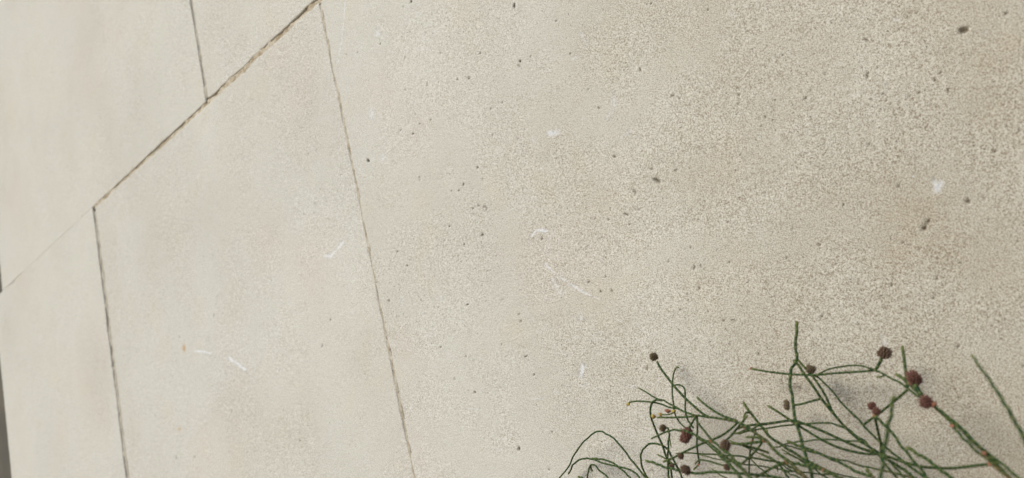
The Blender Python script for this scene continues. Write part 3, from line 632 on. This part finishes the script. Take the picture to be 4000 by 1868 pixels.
def ground_mat():
    n = NT('planting_bed_soil')
    k = n.rng(n.noise(9.0, 6, 0.65), 0.3, 0.7)
    col = n.mix(k, (0.12, 0.085, 0.055), (0.26, 0.205, 0.145))
    p = n.rng(n.noise(60.0, 3, 0.6, 4.0), 0.5, 0.7, 0, 0.6)
    col = n.mix(p, col, (0.32, 0.27, 0.21))
    nb = n.bump(n.noise(40.0, 6, 0.65), 0.8, 0.02)
    return n.finish(col, 0.97, nb, 0.15)

def stem_mat():
    n = NT('jointed_green_stem')
    k = n.rng(n.noise(90.0, 3, 0.6), 0.3, 0.7)
    col = n.mix(k, (0.006, 0.026, 0.004), (0.014, 0.042, 0.007))
    ti = n.attr('tip')
    col = n.mix(n.math('MULTIPLY', ti, 0.75), col, (0.14, 0.155, 0.04))
    nd = n.attr('node')
    col = n.mix(n.math('MULTIPLY', nd, 0.5), col, (0.17, 0.18, 0.06))
    bk = n.math('MULTIPLY', n.attr('bark'), n.rng(n.noise(260.0, 3, 0.6, 2.0), 0.25, 0.6, 0.35, 1.0))
    col = n.mix(bk, col, (0.20, 0.080, 0.045))
    nb = n.bump(n.noise(900.0, 2, 0.5), 0.25, 0.0003)
    return n.finish(col, 0.55, nb, 0.16)

def knot_mat():
    n = NT('red_brown_bark_knot')
    k = n.rng(n.noise(700.0, 3, 0.6), 0.3, 0.7)
    col = n.mix(k, (0.19, 0.065, 0.040), (0.36, 0.165, 0.095))
    nb = n.bump(n.noise(1200.0, 3, 0.6), 0.6, 0.0004)
    return n.finish(col, 0.75, nb, 0.25)

def cone_mat(name, a, b, tipc):
    n = NT(name)
    k = n.rng(n.noise(800.0, 3, 0.6), 0.3, 0.7)
    col = n.mix(k, a, b)
    col = n.mix(n.math('MULTIPLY', n.attr('valve'), 0.65), col, tipc)
    col = n.mix(n.attr('stalk'), col, (0.13, 0.13, 0.045))
    nb = n.bump(n.noise(1500.0, 3, 0.6), 0.5, 0.0003)
    return n.finish(col, 0.8, nb, 0.25)

def bud_mat():
    n = NT('yellow_green_bud')
    col = n.mix(n.rng(n.noise(700.0, 2, 0.5), 0.35, 0.65), (0.36, 0.30, 0.05), (0.26, 0.13, 0.05))
    return n.finish(col, 0.6, None, 0.3)

M_STONE = limestone()
M_MORTAR = mortar_mat('sandy_brown_mortar', (0.52, 0.455, 0.345), (0.33, 0.26, 0.165))
M_MORTAR_G = mortar_mat('grey_mortar', (0.44, 0.40, 0.325), (0.33, 0.29, 0.225))
M_MORTAR_S = mortar_mat('buff_mortar', (0.50, 0.445, 0.35), (0.34, 0.285, 0.205))
M_MORTAR_L = mortar_mat('pale_lime_mortar', (0.50, 0.46, 0.385), (0.42, 0.385, 0.32))
M_REAR = rear_mat()
M_GROUND = ground_mat()
M_STEM = stem_mat()
M_KNOT = knot_mat()
M_BUD = bud_mat()
M_CONE = [cone_mat('fresh_red_cone', (0.062, 0.024, 0.016), (0.105, 0.044, 0.030), (0.22, 0.11, 0.075)),
          cone_mat('brown_cone', (0.042, 0.024, 0.014), (0.080, 0.046, 0.026), (0.20, 0.13, 0.08)),
          cone_mat('old_dark_cone', (0.055, 0.035, 0.022), (0.10, 0.072, 0.036), (0.20, 0.155, 0.085))]

# ------------------------------------------------------------------ ground
gs = 9
gv = []; gf = []
ext = [-200, -40, -8, -3, -1.5, 0, 1.5, 3, 8, 40, 200]
for yy in ext:
    for xx in ext:
        gv.append((xx, yy, 0.0))
ne = len(ext)
for j in range(ne - 1):
    for i in range(ne - 1):
        gf.append((j * ne + i, j * ne + i + 1, (j + 1) * ne + i + 1, (j + 1) * ne + i))
ground = mesh_obj('ground', gv, gf, M_GROUND, smooth=False)
ground['kind'] = 'structure'
ground['label'] = 'bare brown earth of the planting bed at the wall foot'

# ------------------------------------------------------------------ the ashlar wall
wall = empty('stone_wall', (-0.4, WY + 0.08, 0.0), 'cream limestone ashlar wall with thin mortar joints, filling the picture', 'wall')
WOFF = np.array([-0.4, WY + 0.08, 0.0])

def axis(a, b, step):
    edge = [0, .0003, .0007, .0012, .0019, .0028, .004, .0055, .0075]
    n = max(4, int((b - a - 0.02) / step))
    mid = np.linspace(a + 0.0100, b - 0.0100, n)
    return np.r_[a + np.array(edge), mid, b - np.array(edge[::-1])]

def block(x0, x1, z0, z1, step, seed, pits=(), marks=(), rust=(), soil_shade=None, chip=(0.4, 0.4, 0.4, 0.4), wob=(.3, .3, .3, .3), depth=0.14, seep=0.0, tight=None):
    """one dressed stone; z relative to the camera. chip / wob: left, right, bottom, top (mm)"""
    xs = axis(x0, x1, step); zs = axis(z0, z1, step)
    nx, nz = len(xs), len(zs)
    X, Z = np.meshgrid(xs, zs)
    dl, dr, db, dt = X - x0, x1 - X, Z - z0, z1 - Z
    y = 0.00035 * vnoise(X * 14, Z * 14, seed) + 0.00012 * vnoise(X * 70, Z * 70, seed + 1)
    pit = np.zeros_like(X)
    # arris: softened and chipped
    for k, (d, s) in enumerate(((dl, Z), (dr, Z), (db, X), (dt, X))):
        mul = 1.0 if (tight is None or k != tight[0]) else (0.12 + 0.88 * sstep(tight[1] - .002, tight[1] + .002, X))
        r = 0.0009 * mul + 0.0005 * mul * vnoise(s * 90, s * 0 + k, seed + 2)
        t = np.clip(1 - d / np.maximum(r, 1e-5), 0, 1)
        y += r * 0.8 * t * t
        c = chip[k]
        if c > 0:
            nn = np.clip(vnoise(s * 160, s * 0 + 7 + k, seed + 3) + 0.6 * vnoise(s * 420, s * 0 + 3, seed + 4) - 0.25, 0, 2)
            w = (0.0006 + 0.0030 * c * nn) * mul
            t = np.clip(1 - d / w, 0, 1)
            cut = t ** 0.7 * np.minimum(w * 0.9, 0.0028)
            y += cut
            pit = np.maximum(pit, np.clip(t * nn * 0.45, 0, 0.6))
    # edge wobble in plane
    fall = 0.006
    Xn = X + wob[0] * 1e-3 * (vnoise(Z * 60, Z * 0, seed + 11) + .5 * vnoise(Z * 260, Z * 0, seed + 12)) * np.exp(-dl / fall) \
           + wob[1] * 1e-3 * (vnoise(Z * 60, Z * 0 + 5, seed + 13) + .5 * vnoise(Z * 260, Z * 0, seed + 14)) * np.exp(-dr / fall)
    Zn = Z + wob[2] * 1e-3 * (vnoise(X * 60, X * 0, seed + 15) + .5 * vnoise(X * 260, X * 0, seed + 16)) * np.exp(-db / fall) \
           + wob[3] * 1e-3 * (vnoise(X * 60, X * 0 + 5, seed + 17) + .5 * vnoise(X * 260, X * 0, seed + 18)) * np.exp(-dt / fall)
    for px, pz, a, b, c, d, kind, size in pits:
        px *= .001; pz *= .001; R = max(size * 3.0, 4.0) * .001
        i0, i1 = np.searchsorted(xs, (px - R, px + R)); j0, j1 = np.searchsorted(zs, (pz - R, pz + R))
        if i1 <= i0 or j1 <= j0:
            continue
        sl = (slice(j0, j1), slice(i0, i1))
        ux = (X[sl] - px) * 1000; uz = (Z[sl] - pz) * 1000
        u = (a * ux + b * uz); v = (c * ux + d * uz)
        rr = np.sqrt(u * u + v * v) * 1.12
        rr = rr * (1 + 0.22 * vnoise(u * 1.6 + px * 900, v * 1.6 + pz * 900, seed + 21))
        g = 1.0 + 0.28 / max(size, 0.35)      # keep the tiniest holes from slipping between vertices
        if kind == 1:
            w = 0.30
            prof = np.exp(-((rr - 0.85) / w) ** 2) * (0.35 + 0.65 * sstep(-0.6, 0.6, np.sin(np.arctan2(v, u) * 1.0 + 2.4)))
            y[sl] += 0.0006 * prof
            pit[sl] = np.maximum(pit[sl], 0.62 * prof)
        elif kind == 2:
            prof = 1 - sstep(0.2, 1.15 * g, rr)
            y[sl] += 0.0005 * min(size, 1.5) * prof
            pit[sl] = np.maximum(pit[sl], 0.50 * prof)
        else:
            prof = 1 - sstep(0.68, 1.04 * g, rr)
            y[sl] += min(0.0018 * max(size, .6), 0.0040) * prof * (0.75 + 0.25 * np.clip(v, -1, 1))
            pit[sl] = np.maximum(pit[sl], prof * (0.50 if size > 1.3 else 0.92))
    mk = np.zeros_like(X)
    for pl, rx, rz, s in marks:
        pl = np.array(pl) * .001; rx *= .001; rz *= .001
        i0, i1 = np.searchsorted(xs, (pl[:, 0].min() - 3 * rx, pl[:, 0].max() + 3 * rx))
        j0, j1 = np.searchsorted(zs, (pl[:, 1].min() - 3 * rz, pl[:, 1].max() + 3 * rz))
        if i1 <= i0 or j1 <= j0:
            continue
        sl = (slice(j0, j1), slice(i0, i1))
        best = np.full(X[sl].shape, 9.0)
        for p, q in zip(pl[:-1], pl[1:]):
            ax, az = (X[sl] - p[0]) / rx, (Z[sl] - p[1]) / rz
            ex, ez = (q[0] - p[0]) / rx, (q[1] - p[1]) / rz
            t = np.clip((ax * ex + az * ez) / max(ex * ex + ez * ez, 1e-9), 0, 1)
            best = np.minimum(best, np.hypot(ax - t * ex, az - t * ez))
        best = best * 0.80 * (1 + 0.45 * vnoise(X[sl] * 260, Z[sl] * 260, seed + 31))
        mk[sl] = np.maximum(mk[sl], s * (1 - sstep(0.0, 1.35, best)) ** 0.8)
    ru = np.zeros_like(X)
    for px, pz, a, b, c, d in rust:
        ux = X * 1000 - px; uz = Z * 1000 - pz
        rr = np.hypot(a * ux + b * uz, c * ux + d * uz)
        ru = np.maximum(ru, 1.0 * (1 - sstep(0.0, 1.2, rr)))
    sw = 0.0022 + 0.0045 * np.clip(vnoise(X * 45, X * 0, seed + 51) + 0.5 * vnoise(X * 150, X * 0, seed + 52), 0, 2)
    se = seep * np.clip(1 - db / sw, 0, 1) * (1.0 if tight is None else sstep(-0.84, -0.80, X))
    so = soil_shade(X, Z) if soil_shade else np.zeros_like(X) + 0.05
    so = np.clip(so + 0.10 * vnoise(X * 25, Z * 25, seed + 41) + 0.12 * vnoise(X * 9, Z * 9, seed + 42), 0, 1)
    front = np.stack([Xn, WY + y, Zn + H0], -1).reshape(-1, 3)
    idx = np.arange(nx * nz).reshape(nz, nx)
    F = np.stack([idx[:-1, :-1], idx[:-1, 1:], idx[1:, 1:], idx[1:, :-1]], -1).reshape(-1, 4)
    ring = np.r_[idx[0, :], idx[1:, -1], idx[-1, -2::-1], idx[-2:0:-1, 0]]
    m = len(ring); n0 = len(front)
    s1 = front[ring]; s2 = s1.copy(); s2[:, 1] = WY + depth
    V = np.concatenate([front, s1, s2])
    i = np.arange(m); k = (i + 1) % m
    SK = np.stack([n0 + k, n0 + i, n0 + m + i, n0 + m + k], -1)
    F = np.concatenate([F, SK])
    def ext_(a): return np.r_[a.ravel(), a.ravel()[ring], a.ravel()[ring] * 0]
    V = V - WOFF
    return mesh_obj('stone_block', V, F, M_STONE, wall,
                    {'pit': ext_(pit), 'mark': ext_(mk), 'rust': ext_(ru), 'soil_shade': ext_(so), 'seep': ext_(se)})

def soil_shade_near(X, Z):
    # splash and leaf dirt plus painted shade behind the shrub, thinning left and upwards
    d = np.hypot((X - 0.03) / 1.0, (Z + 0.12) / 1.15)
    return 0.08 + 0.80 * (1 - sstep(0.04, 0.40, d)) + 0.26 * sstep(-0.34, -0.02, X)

C1 = 0.2940
# left, right, bottom, top
block(-0.37170, 0.0900, -0.1440, C1, 0.00066, 101, PITS, MARKS, (), soil_shade_near, (.35, .3, .4, .5), (.5, .3, .4, .5))
block(-0.8264, -0.3726, -0.1440, C1 + .0004, 0.0013, 202, PITS_FAR, MARKS, RUST, lambda X, Z: 0.10 + 0 * X, (.5, .25, .4, .55), (.5, .35, .4, .6))
block(-1.2480, -0.8350, -0.1440, 0.2966, 0.0030, 303, (), (), (), None, (.4, .5, .4, .05), (.3, .5, .4, .08), tight=(3, 1.0))
block(-1.2060, -0.5515, 0.2970, 0.7400, 0.0026, 404, (), (), (), None, (.4, .35, .5, .4), (.3, .4, .25, .4), seep=0.5, tight=(2, -0.832))
block(-0.5478, -0.1100, 0.2978, 0.7395, 0.0022, 505, (), (), (), None, (.35, .3, .6, .4), (.4, .3, .7, .4), seep=0.65)
# stones of the same wall that lie outside the picture
block(0.0930, 0.5600, -0.1440, C1, 0.004, 606, (), (), (), lambda X, Z: 0.3 + 0 * X)
block(-0.1065, 0.4000, 0.2982, 0.7395, 0.004, 707)
block(0.4035, 0.9500, 0.2982, 0.7395, 0.006, 717)
block(0.5630, 1.0500, -0.1440, C1, 0.006, 727)
block(-1.2480, -0.6300, -0.56, -0.1475, 0.006, 808)
block(-0.6260, -0.1500, -0.56, -0.1475, 0.006, 818)
block(-0.1465, 0.3300, -0.56, -0.1475, 0.006, 828)
block(0.3335, 1.0000, -0.56, -0.1475, 0.006, 838)
block(-1.2060, -0.7900, 0.7430, 1.15, 0.006, 848)
block(-0.7865, -0.3200, 0.7430, 1.15, 0.006, 858)
block(-0.3165, 0.2000, 0.7430, 1.15, 0.006, 868)
block(0.2035, 0.9000, 0.7430, 1.15, 0.006, 878)

def mortar(x0, x1, z0, z1, recess, mat, seed, rough=0.0006):
    """a strip of pointing standing in a joint, its face rough, its sides buried in the bed of the stones"""
    L = max(x1 - x0, z1 - z0); n = max(6, int(L / 0.002)); w = 6
    horiz = (x1 - x0) > (z1 - z0)
    A = np.linspace(x0, x1, n if horiz else w); B = np.linspace(z0, z1, w if horiz else n)
    X, Z = np.meshgrid(A, B)
    y = recess + rough * (vnoise(X * 120, Z * 120, seed) + 0.6 * vnoise(X * 420, Z * 420, seed + 1))
    V = np.stack([X, WY + y, Z + H0], -1).reshape(-1, 3)
    nx, nz = len(A), len(B); idx = np.arange(nx * nz).reshape(nz, nx)
    F = np.stack([idx[:-1, :-1], idx[:-1, 1:], idx[1:, 1:], idx[1:, :-1]], -1).reshape(-1, 4)
    ring = np.r_[idx[0, :], idx[1:, -1], idx[-1, -2::-1], idx[-2:0:-1, 0]]
    m = len(ring); n0 = len(V); s2 = V[ring].copy(); s2[:, 1] = WY + 0.05
    i = np.arange(m); k = (i + 1) % m
    F = np.concatenate([F, np.stack([ring[k], ring[i], n0 + i, n0 + k], -1)])
    return mesh_obj('mortar_joint', np.concatenate([V, s2]) - WOFF, F, mat, wall)

mortar(-0.8300, 0.0900, 0.2925, 0.2992, 0.0009, M_MORTAR, 1, 0.0008)
mortar(-1.2050, -0.8352, 0.2945, 0.2985, 0.0002, M_MORTAR_L, 2, 0.0001)
mortar(-0.3730, -0.3705, -0.1430, 0.2915, 0.0002, M_MORTAR_S, 3, 0.0005)
mortar(-0.8360, -0.8255, -0.1430, 0.2915, 0.0013, M_MORTAR_G, 4, 0.0006)
mortar(-0.5525, -0.5460, 0.3000, 0.7390, 0.0010, M_MORTAR_G, 5, 0.0006)
mortar(-0.1110, -0.1055, 0.3000, 0.7390, 0.0026, M_MORTAR_G, 6)
mortar(-1.2000, 0.9000, 0.7380, 0.7440, 0.0022, M_MORTAR, 7)
mortar(-1.2400, 0.9900, -0.1485, -0.1435, 0.0022, M_MORTAR, 8)
mortar(0.0895, 0.0935, -0.1430, 0.2915, 0.0022, M_MORTAR_G, 9)
mortar(0.0910, 0.9900, 0.2925, 0.2992, 0.0022, M_MORTAR, 10)

def boxv(x0, x1, y0, y1, z0, z1):
    V = [(x, y, z) for z in (z0, z1) for y in (y0, y1) for x in (x0, x1)]
    F = [(0, 2, 3, 1), (4, 5, 7, 6), (0, 1, 5, 4), (2, 6, 7, 3), (0, 4, 6, 2), (1, 3, 7, 5)]
    return np.array(V), F
V, F = boxv(-1.19, 0.89, WY + 0.045, WY + 0.135, 0.0, H0 + 1.14)
mesh_obj('wall_core', V - WOFF, F, M_MORTAR_G, wall, smooth=False)

# ------------------------------------------------------------------ rendered wall set back beyond the end of the ashlar
rx = np.linspace(-7.0, -0.9, 90); rz = np.linspace(0.0, 3.0, 46)
X, Z = np.meshgrid(rx, rz)
Y = WY + 0.62 + 0.006 * vnoise(X * 3, Z * 3, 5) + 0.002 * vnoise(X * 14, Z * 14, 6)
V = np.stack([X, Y, Z], -1).reshape(-1, 3)
idx = np.arange(X.size).reshape(X.shape)
F = np.stack([idx[:-1, :-1], idx[:-1, 1:], idx[1:, 1:], idx[1:, :-1]], -1).reshape(-1, 4)
ring = np.r_[idx[0, :], idx[1:, -1], idx[-1, -2::-1], idx[-2:0:-1, 0]]
m = len(ring); n0 = len(V); s2 = V[ring].copy(); s2[:, 1] = WY + 0.85
i = np.arange(m); k = (i + 1) % m
F = np.concatenate([F, np.stack([ring[k], ring[i], n0 + i, n0 + k], -1)])
rear = mesh_obj('rear_wall', np.concatenate([V, s2]), F, M_REAR)
rear['label'] = 'dark grey wall, sliver seen beyond the far left end of the pale ashlar'
rear['category'] = 'wall'

# ------------------------------------------------------------------ the shrub
BASE = Vector((0.13, WY - 0.10, 0.0))
shrub = empty('casuarina_shrub', BASE, 'wispy shrub of thin jointed green stems with small brown cones before the wall', 'shrub')
BV = np.array(BASE)
CRn = np.array(CR)

def in_frame(p, margin=0.035):
    q = CRn.T @ (np.asarray(p) - np.array([0, 0, H0]))
    if q[2] > -0.01:
        return False
    u = q[0] / -q[2] * 0.7; v = q[1] / -q[2] * 0.7      # half width 0.5
    return abs(u) < 0.5 + margin and abs(v) < 0.2335 + margin

def catmull(P, n=14):
    P = [np.array(p, dtype=float) for p in P]
    P = [2 * P[0] - P[1]] + P + [2 * P[-1] - P[-2]]
    out = []
    for i in range(1, len(P) - 2):
        a, b, c, d = P[i - 1:i + 3]
        for t in np.linspace(0, 1, n, endpoint=False):
            out.append(0.5 * ((2 * b) + (c - a) * t + (2 * a - 5 * b + 4 * c - d) * t * t + (3 * b - a - 3 * c + d) * t ** 3))
    out.append(P[-2])
    return np.array(out)

def tube(C, rad, bark, tipamt, pitch, seed, sides=8):
    """jointed stem along dense centreline C (tip first); rad(s01), bark(s01) callables"""
    L = np.r_[0, np.cumsum(np.linalg.norm(np.diff(C, axis=0), axis=1))]
    tot = L[-1]
    rs = random.Random(seed)
    ss = []; fl = []; nd = []
    s = 0.0
    ss += [0.0, 0.00018, 0.0005]; fl += [0.25, 0.75, 0.98]; nd += [0.5, 0.2, 0.0]
    s = 0.0009
    while s < tot - 0.0006:
        p = pitch * rs.uniform(0.8, 1.25)
        for a, f, q in ((0.0, 1.10, 1.0), (0.15, 1.08, 0.9), (0.22, 0.97, 0.12), (0.55, 0.96, 0.0), (0.90, 1.02, 0.12)):
            if s + a * p < tot:
                ss.append(s + a * p); fl.append(f); nd.append(q)
        s += p
    ss.append(tot); fl.append(1.0); nd.append(0.0)
    ss = np.array(ss)
    P = np.stack([np.interp(ss, L, C[:, k]) for k in range(3)], -1)
    T = np.gradient(P, axis=0); T /= np.maximum(np.linalg.norm(T, axis=1, keepdims=True), 1e-9)
    up = np.array([0.2, -1.0, 0.3]); ns = []
    for t in T:
        u = up - t * (up @ t); l = np.linalg.norm(u)
        u = u / l if l > 1e-4 else np.array([1.0, 0, 0])
        ns.append(u); up = u
    ns = np.array(ns); bs = np.cross(T, ns)
    V = []; na = []; ba = []; ta = []
    ang = np.linspace(0, 2 * np.pi, sides, endpoint=False)
    for i in range(len(ss)):
        r = rad(ss[i] / tot) * fl[i]
        V.append(P[i] + r * (np.cos(ang)[:, None] * ns[i] + np.sin(ang)[:, None] * bs[i]))
        na += [nd[i]] * sides
        ba += [bark(ss[i] / tot)] * sides
        ta += [tipamt * math.exp(-ss[i] / 0.0035)] * sides
    V = np.concatenate(V)
    n = len(ss)
    i = np.arange(n - 1)[:, None]; k = np.arange(sides)[None, :]; k2 = (k + 1) % sides
    F = np.stack([i * sides + k, (i + 1) * sides + k, (i + 1) * sides + k2, i * sides + k2], -1).reshape(-1, 4).tolist()
    F.append(list(range(sides)))
    return V, F, na, ba, ta

def add_stem(C, rad, bark, tipamt, pitch, seed, sides=8, name='stem'):
    V, F, na, ba, ta = tube(C, rad, bark, tipamt, pitch, seed, sides)
    return mesh_obj(name, V - BV, F, M_STEM, shrub, {'node': na, 'bark': ba, 'tip': ta})

STEM_LINES = []
def nearest_stem(p):
    p = np.array(p)
    return min(STEM_LINES, key=lambda s: np.linalg.norm(s[1] - p, axis=1).min())[0]
for si, (pts, r1, bk, ex, tip, taper) in enumerate(STEMS):
    P = [np.array(p) * .001 + np.array([0, 0, H0]) for p in pts]
    C = catmull(P)
    vis = np.linalg.norm(np.diff(C, axis=0), axis=1).sum()
    r1 *= .00112
    tot = vis
    if ex:
        a = C[-1]; tg = C[-1] - C[-6]; tg /= np.linalg.norm(tg)
        b = BV + np.array([rng.uniform(-.035, .035), rng.uniform(-.03, .03), 0.0])
        d = np.linalg.norm(b - a)
        t1 = tg * d * 0.9; t2 = np.array([rng.uniform(-.1, .1), rng.uniform(-.05, .05), -0.35]) * 1.0
        H = []
        for t in np.linspace(0, 1, 60)[1:]:
            H.append((2 * t**3 - 3 * t**2 + 1) * a + (t**3 - 2 * t**2 + t) * t1 + (-2 * t**3 + 3 * t**2) * b + (t**3 - t**2) * t2)
        C = np.concatenate([C, np.array(H)])
        tot = np.linalg.norm(np.diff(C, axis=0), axis=1).sum()
    f = vis / tot
    # tiny natural kinks
    s = np.linspace(0, tot, len(C))
    C = C + 0.00025 * np.stack([vnoise(s * 55, s * 0 + si, 71), vnoise(s * 55, s * 0 + si, 72), vnoise(s * 55, s * 0 + si, 73)], -1)
    rad = lambda u, r1=r1, taper=taper, f=f: r1 * (taper + (1 - taper) * min(u / f, 1.0)) * (1.0 + 0.9 * max(0.0, (u - f) / max(1 - f, 1e-6)))
    def bark(u, bk=bk, f=f, si=si):
        v = min(u / f, 1.0)
        base = bk * max(0.0, (v - 0.35) / 0.65) * (0.55 + 0.45 * math.sin(v * 31 + si))
        return min(1.0, max(base, 0.0) + max(0.0, (u - f) / max(1 - f, 1e-6)) * 0.9)
    o = add_stem(C, rad, bark, 0.8 if tip else 0.0, 0.0021 + r1 * 0.9, 900 + si)
    STEM_LINES.append((o, C))

# swollen red-brown knots where the stems fork
def blob(rx_, seed, n=10, m=8):
    V = []; F = []
    for j in range(m + 1):
        th = math.pi * j / m
        for i in range(n):
            ph = 2 * math.pi * i / n
            V.append([math.sin(th) * math.cos(ph), math.sin(th) * math.sin(ph), math.cos(th)])
    V = np.array(V)
    V *= (1 + 0.22 * vnoise(V[:, 0] * 2.1 + seed, V[:, 1] * 2.1 + V[:, 2] * 1.7, seed))[:, None]
    for j in range(m):
        for i in range(n):
            F.append((j * n + i, (j + 1) * n + i, (j + 1) * n + (i + 1) % n, j * n + (i + 1) % n))
    return V * rx_, F
for k, (p, s) in enumerate(KNOTS):
    V, F = blob(s * .0005, 30 + k)
    V[:, 0] *= 0.85
    o = mesh_obj('knot', V, F, M_KNOT, nearest_stem(Vector(p) * .001 + Vector((0, 0, H0))))
    o.location = Vector(p) * .001 + Vector((0, 0, H0)) - BASE
    o.rotation_euler = (rng.uniform(-1, 1), rng.uniform(-1, 1), rng.uniform(0, 6))

def frame_of(ax):
    z = Vector(ax).normalized()
    x = z.orthogonal().normalized(); y = z.cross(x)
    return Matrix((x, y, z)).transposed()

def cone_mesh(w, h, seed, rows):
    """woody fruit: ovoid body set with rows of pointed paired valves"""
    V = []; F = []; va = []; sa = []
    n, m = 14, 12
    rs = random.Random(seed)
    rb = w * 0.335; hb = h * 0.5 - w * 0.13
    prof = lambda c: math.sqrt(max(0.0, 1 - c * c)) ** 0.85
    for j in range(m + 1):
        c = -math.cos(math.pi * j / m)
        for i in range(n):
            ph = 2 * math.pi * i / n
            r = rb * prof(c)
            V.append((r * math.cos(ph), r * math.sin(ph), hb * c)); va.append(0.0); sa.append(0.8 if c < -0.90 else 0.0)
    for j in range(m):
        for i in range(n):
            F.append((j * n + i, j * n + (i + 1) % n, (j + 1) * n + (i + 1) % n, (j + 1) * n + i))
    for q in range(rows):
        c = -0.80 + 1.72 * (q + 0.5) / rows
        cnt = max(4, int(round(2 * math.pi * rb * max(prof(c), .25) / (w * 0.175))))
        for i in range(cnt):
            ph = 2 * math.pi * (i + 0.5 * (q % 2)) / cnt + rs.uniform(-.08, .08)
            cc = c + rs.uniform(-.03, .03)
            r = rb * prof(cc)
            o = np.array([r * math.cos(ph), r * math.sin(ph), hb * cc])
            nrm = np.array([math.cos(ph), math.sin(ph), cc * 0.9 + 0.35]); nrm /= np.linalg.norm(nrm)
            tan = np.array([-math.sin(ph), math.cos(ph), 0]); bi = np.cross(nrm, tan)
            ww = w * 0.075 * rs.uniform(.85, 1.15); hh = w * 0.062; ln = w * 0.19 * rs.uniform(.75, 1.25)
            b = len(V)
            base = o - nrm * w * 0.04
            ring = [(1, 0), (0.45, 0.95), (-0.45, 0.95), (-1, 0), (-0.45, -0.95), (0.45, -0.95)]
            for a_, c_ in ring:
                V.append(tuple(base + tan * ww * a_ + bi * hh * c_)); va.append(0.1); sa.append(0.0)
            for a_, c_ in ring:
                V.append(tuple(base + nrm * ln * 0.65 + tan * ww * 0.72 * a_ + bi * hh * 0.7 * c_)); va.append(0.55); sa.append(0.0)
            V.append(tuple(base + nrm * ln * 1.25 + bi * hh * 0.8)); va.append(1.0); sa.append(0.0)
            for t in range(6):
                u = (t + 1) % 6
                F.append((b + t, b + u, b + 6 + u, b + 6 + t)); F.append((b + 6 + t, b + 6 + u, b + 12))
    V = np.array(V); q = V / (w * 0.5)
    V *= (1 + 0.13 * vnoise(q[:, 0] * 1.3 + seed * 3.1, q[:, 1] * 1.3 + q[:, 2] * 1.1, seed))[:, None]
    V[:, 0] *= rs.uniform(.88, 1.05); V[:, 0] += 0.10 * rs.uniform(-1, 1) * V[:, 2]
    return V, F, va, sa

for k, (p, ax, w, h, tone) in enumerate(CONES):
    V, F, va, sa = cone_mesh(w * .00100, h * .00100, 40 + k, max(5, int(round(5.4 * h / w))))
    mat = M_CONE[0] if tone < 0.35 else (M_CONE[1] if tone < 0.7 else M_CONE[2])
    o = mesh_obj('cone', V, F, mat, nearest_stem(Vector(p) * .001 + Vector((0, 0, H0))), {'valve': va, 'stalk': sa})
    o.matrix_local = Matrix.Translation(Vector(p) * .001 + Vector((0, 0, H0)) - BASE) @ frame_of(ax).to_4x4()
for k, (p, ax, w, h, kind) in enumerate(BUDS):
    V, F = blob(1.0, 80 + k)
    V = V * np.array([w * .0005, w * .0005, h * .0005]); V[:, 0] *= 1 - 0.25 * V[:, 2] / (h * .0005)
    o = mesh_obj('bud', V, F, M_BUD if kind else M_KNOT, nearest_stem(Vector(p) * .001 + Vector((0, 0, H0))))
    o.matrix_local = Matrix.Translation(Vector(p) * .001 + Vector((0, 0, H0)) - BASE) @ frame_of(ax).to_4x4()

# the rest of the shrub, right of and below the picture
cnt = 0; tries = 0
while cnt < 170 and tries < 1500:
    tries += 1
    az = rng.uniform(-0.5, 2.9); reach = rng.uniform(0.10, 0.40); top = rng.uniform(0.20, 0.62)
    dirv = np.array([math.cos(az), -abs(math.sin(az)) * 0.55, 0])
    a = BV + np.array([rng.uniform(-.05, .05), rng.uniform(-.04, .04), 0])
    e = a + dirv * reach + np.array([0, 0, top])
    mid = a + dirv * reach * 0.35 + np.array([0, 0, top * rng.uniform(.55, .75)])
    droop = e + dirv * rng.uniform(.02, .07) + np.array([0, 0, -rng.uniform(-.02, .05)])
    C = catmull([a, mid, e, droop], 26)
    C = C[C[:, 1] < WY - 0.008]
    if len(C) < 20 or any(in_frame(c) for c in C) or np.linalg.norm(C - np.array([0, 0, H0]), axis=1).min() < 0.13:
        continue
    C = C[::-1]
    r = rng.uniform(.0007, .0011)
    add_stem(C, lambda u, r=r: r * (0.7 + 0.9 * u), lambda u: max(0.0, u - 0.6) * 2.0, 0.8, 0.0032, 3000 + tries, 6)
    cnt += 1
print('off-frame stems', cnt)
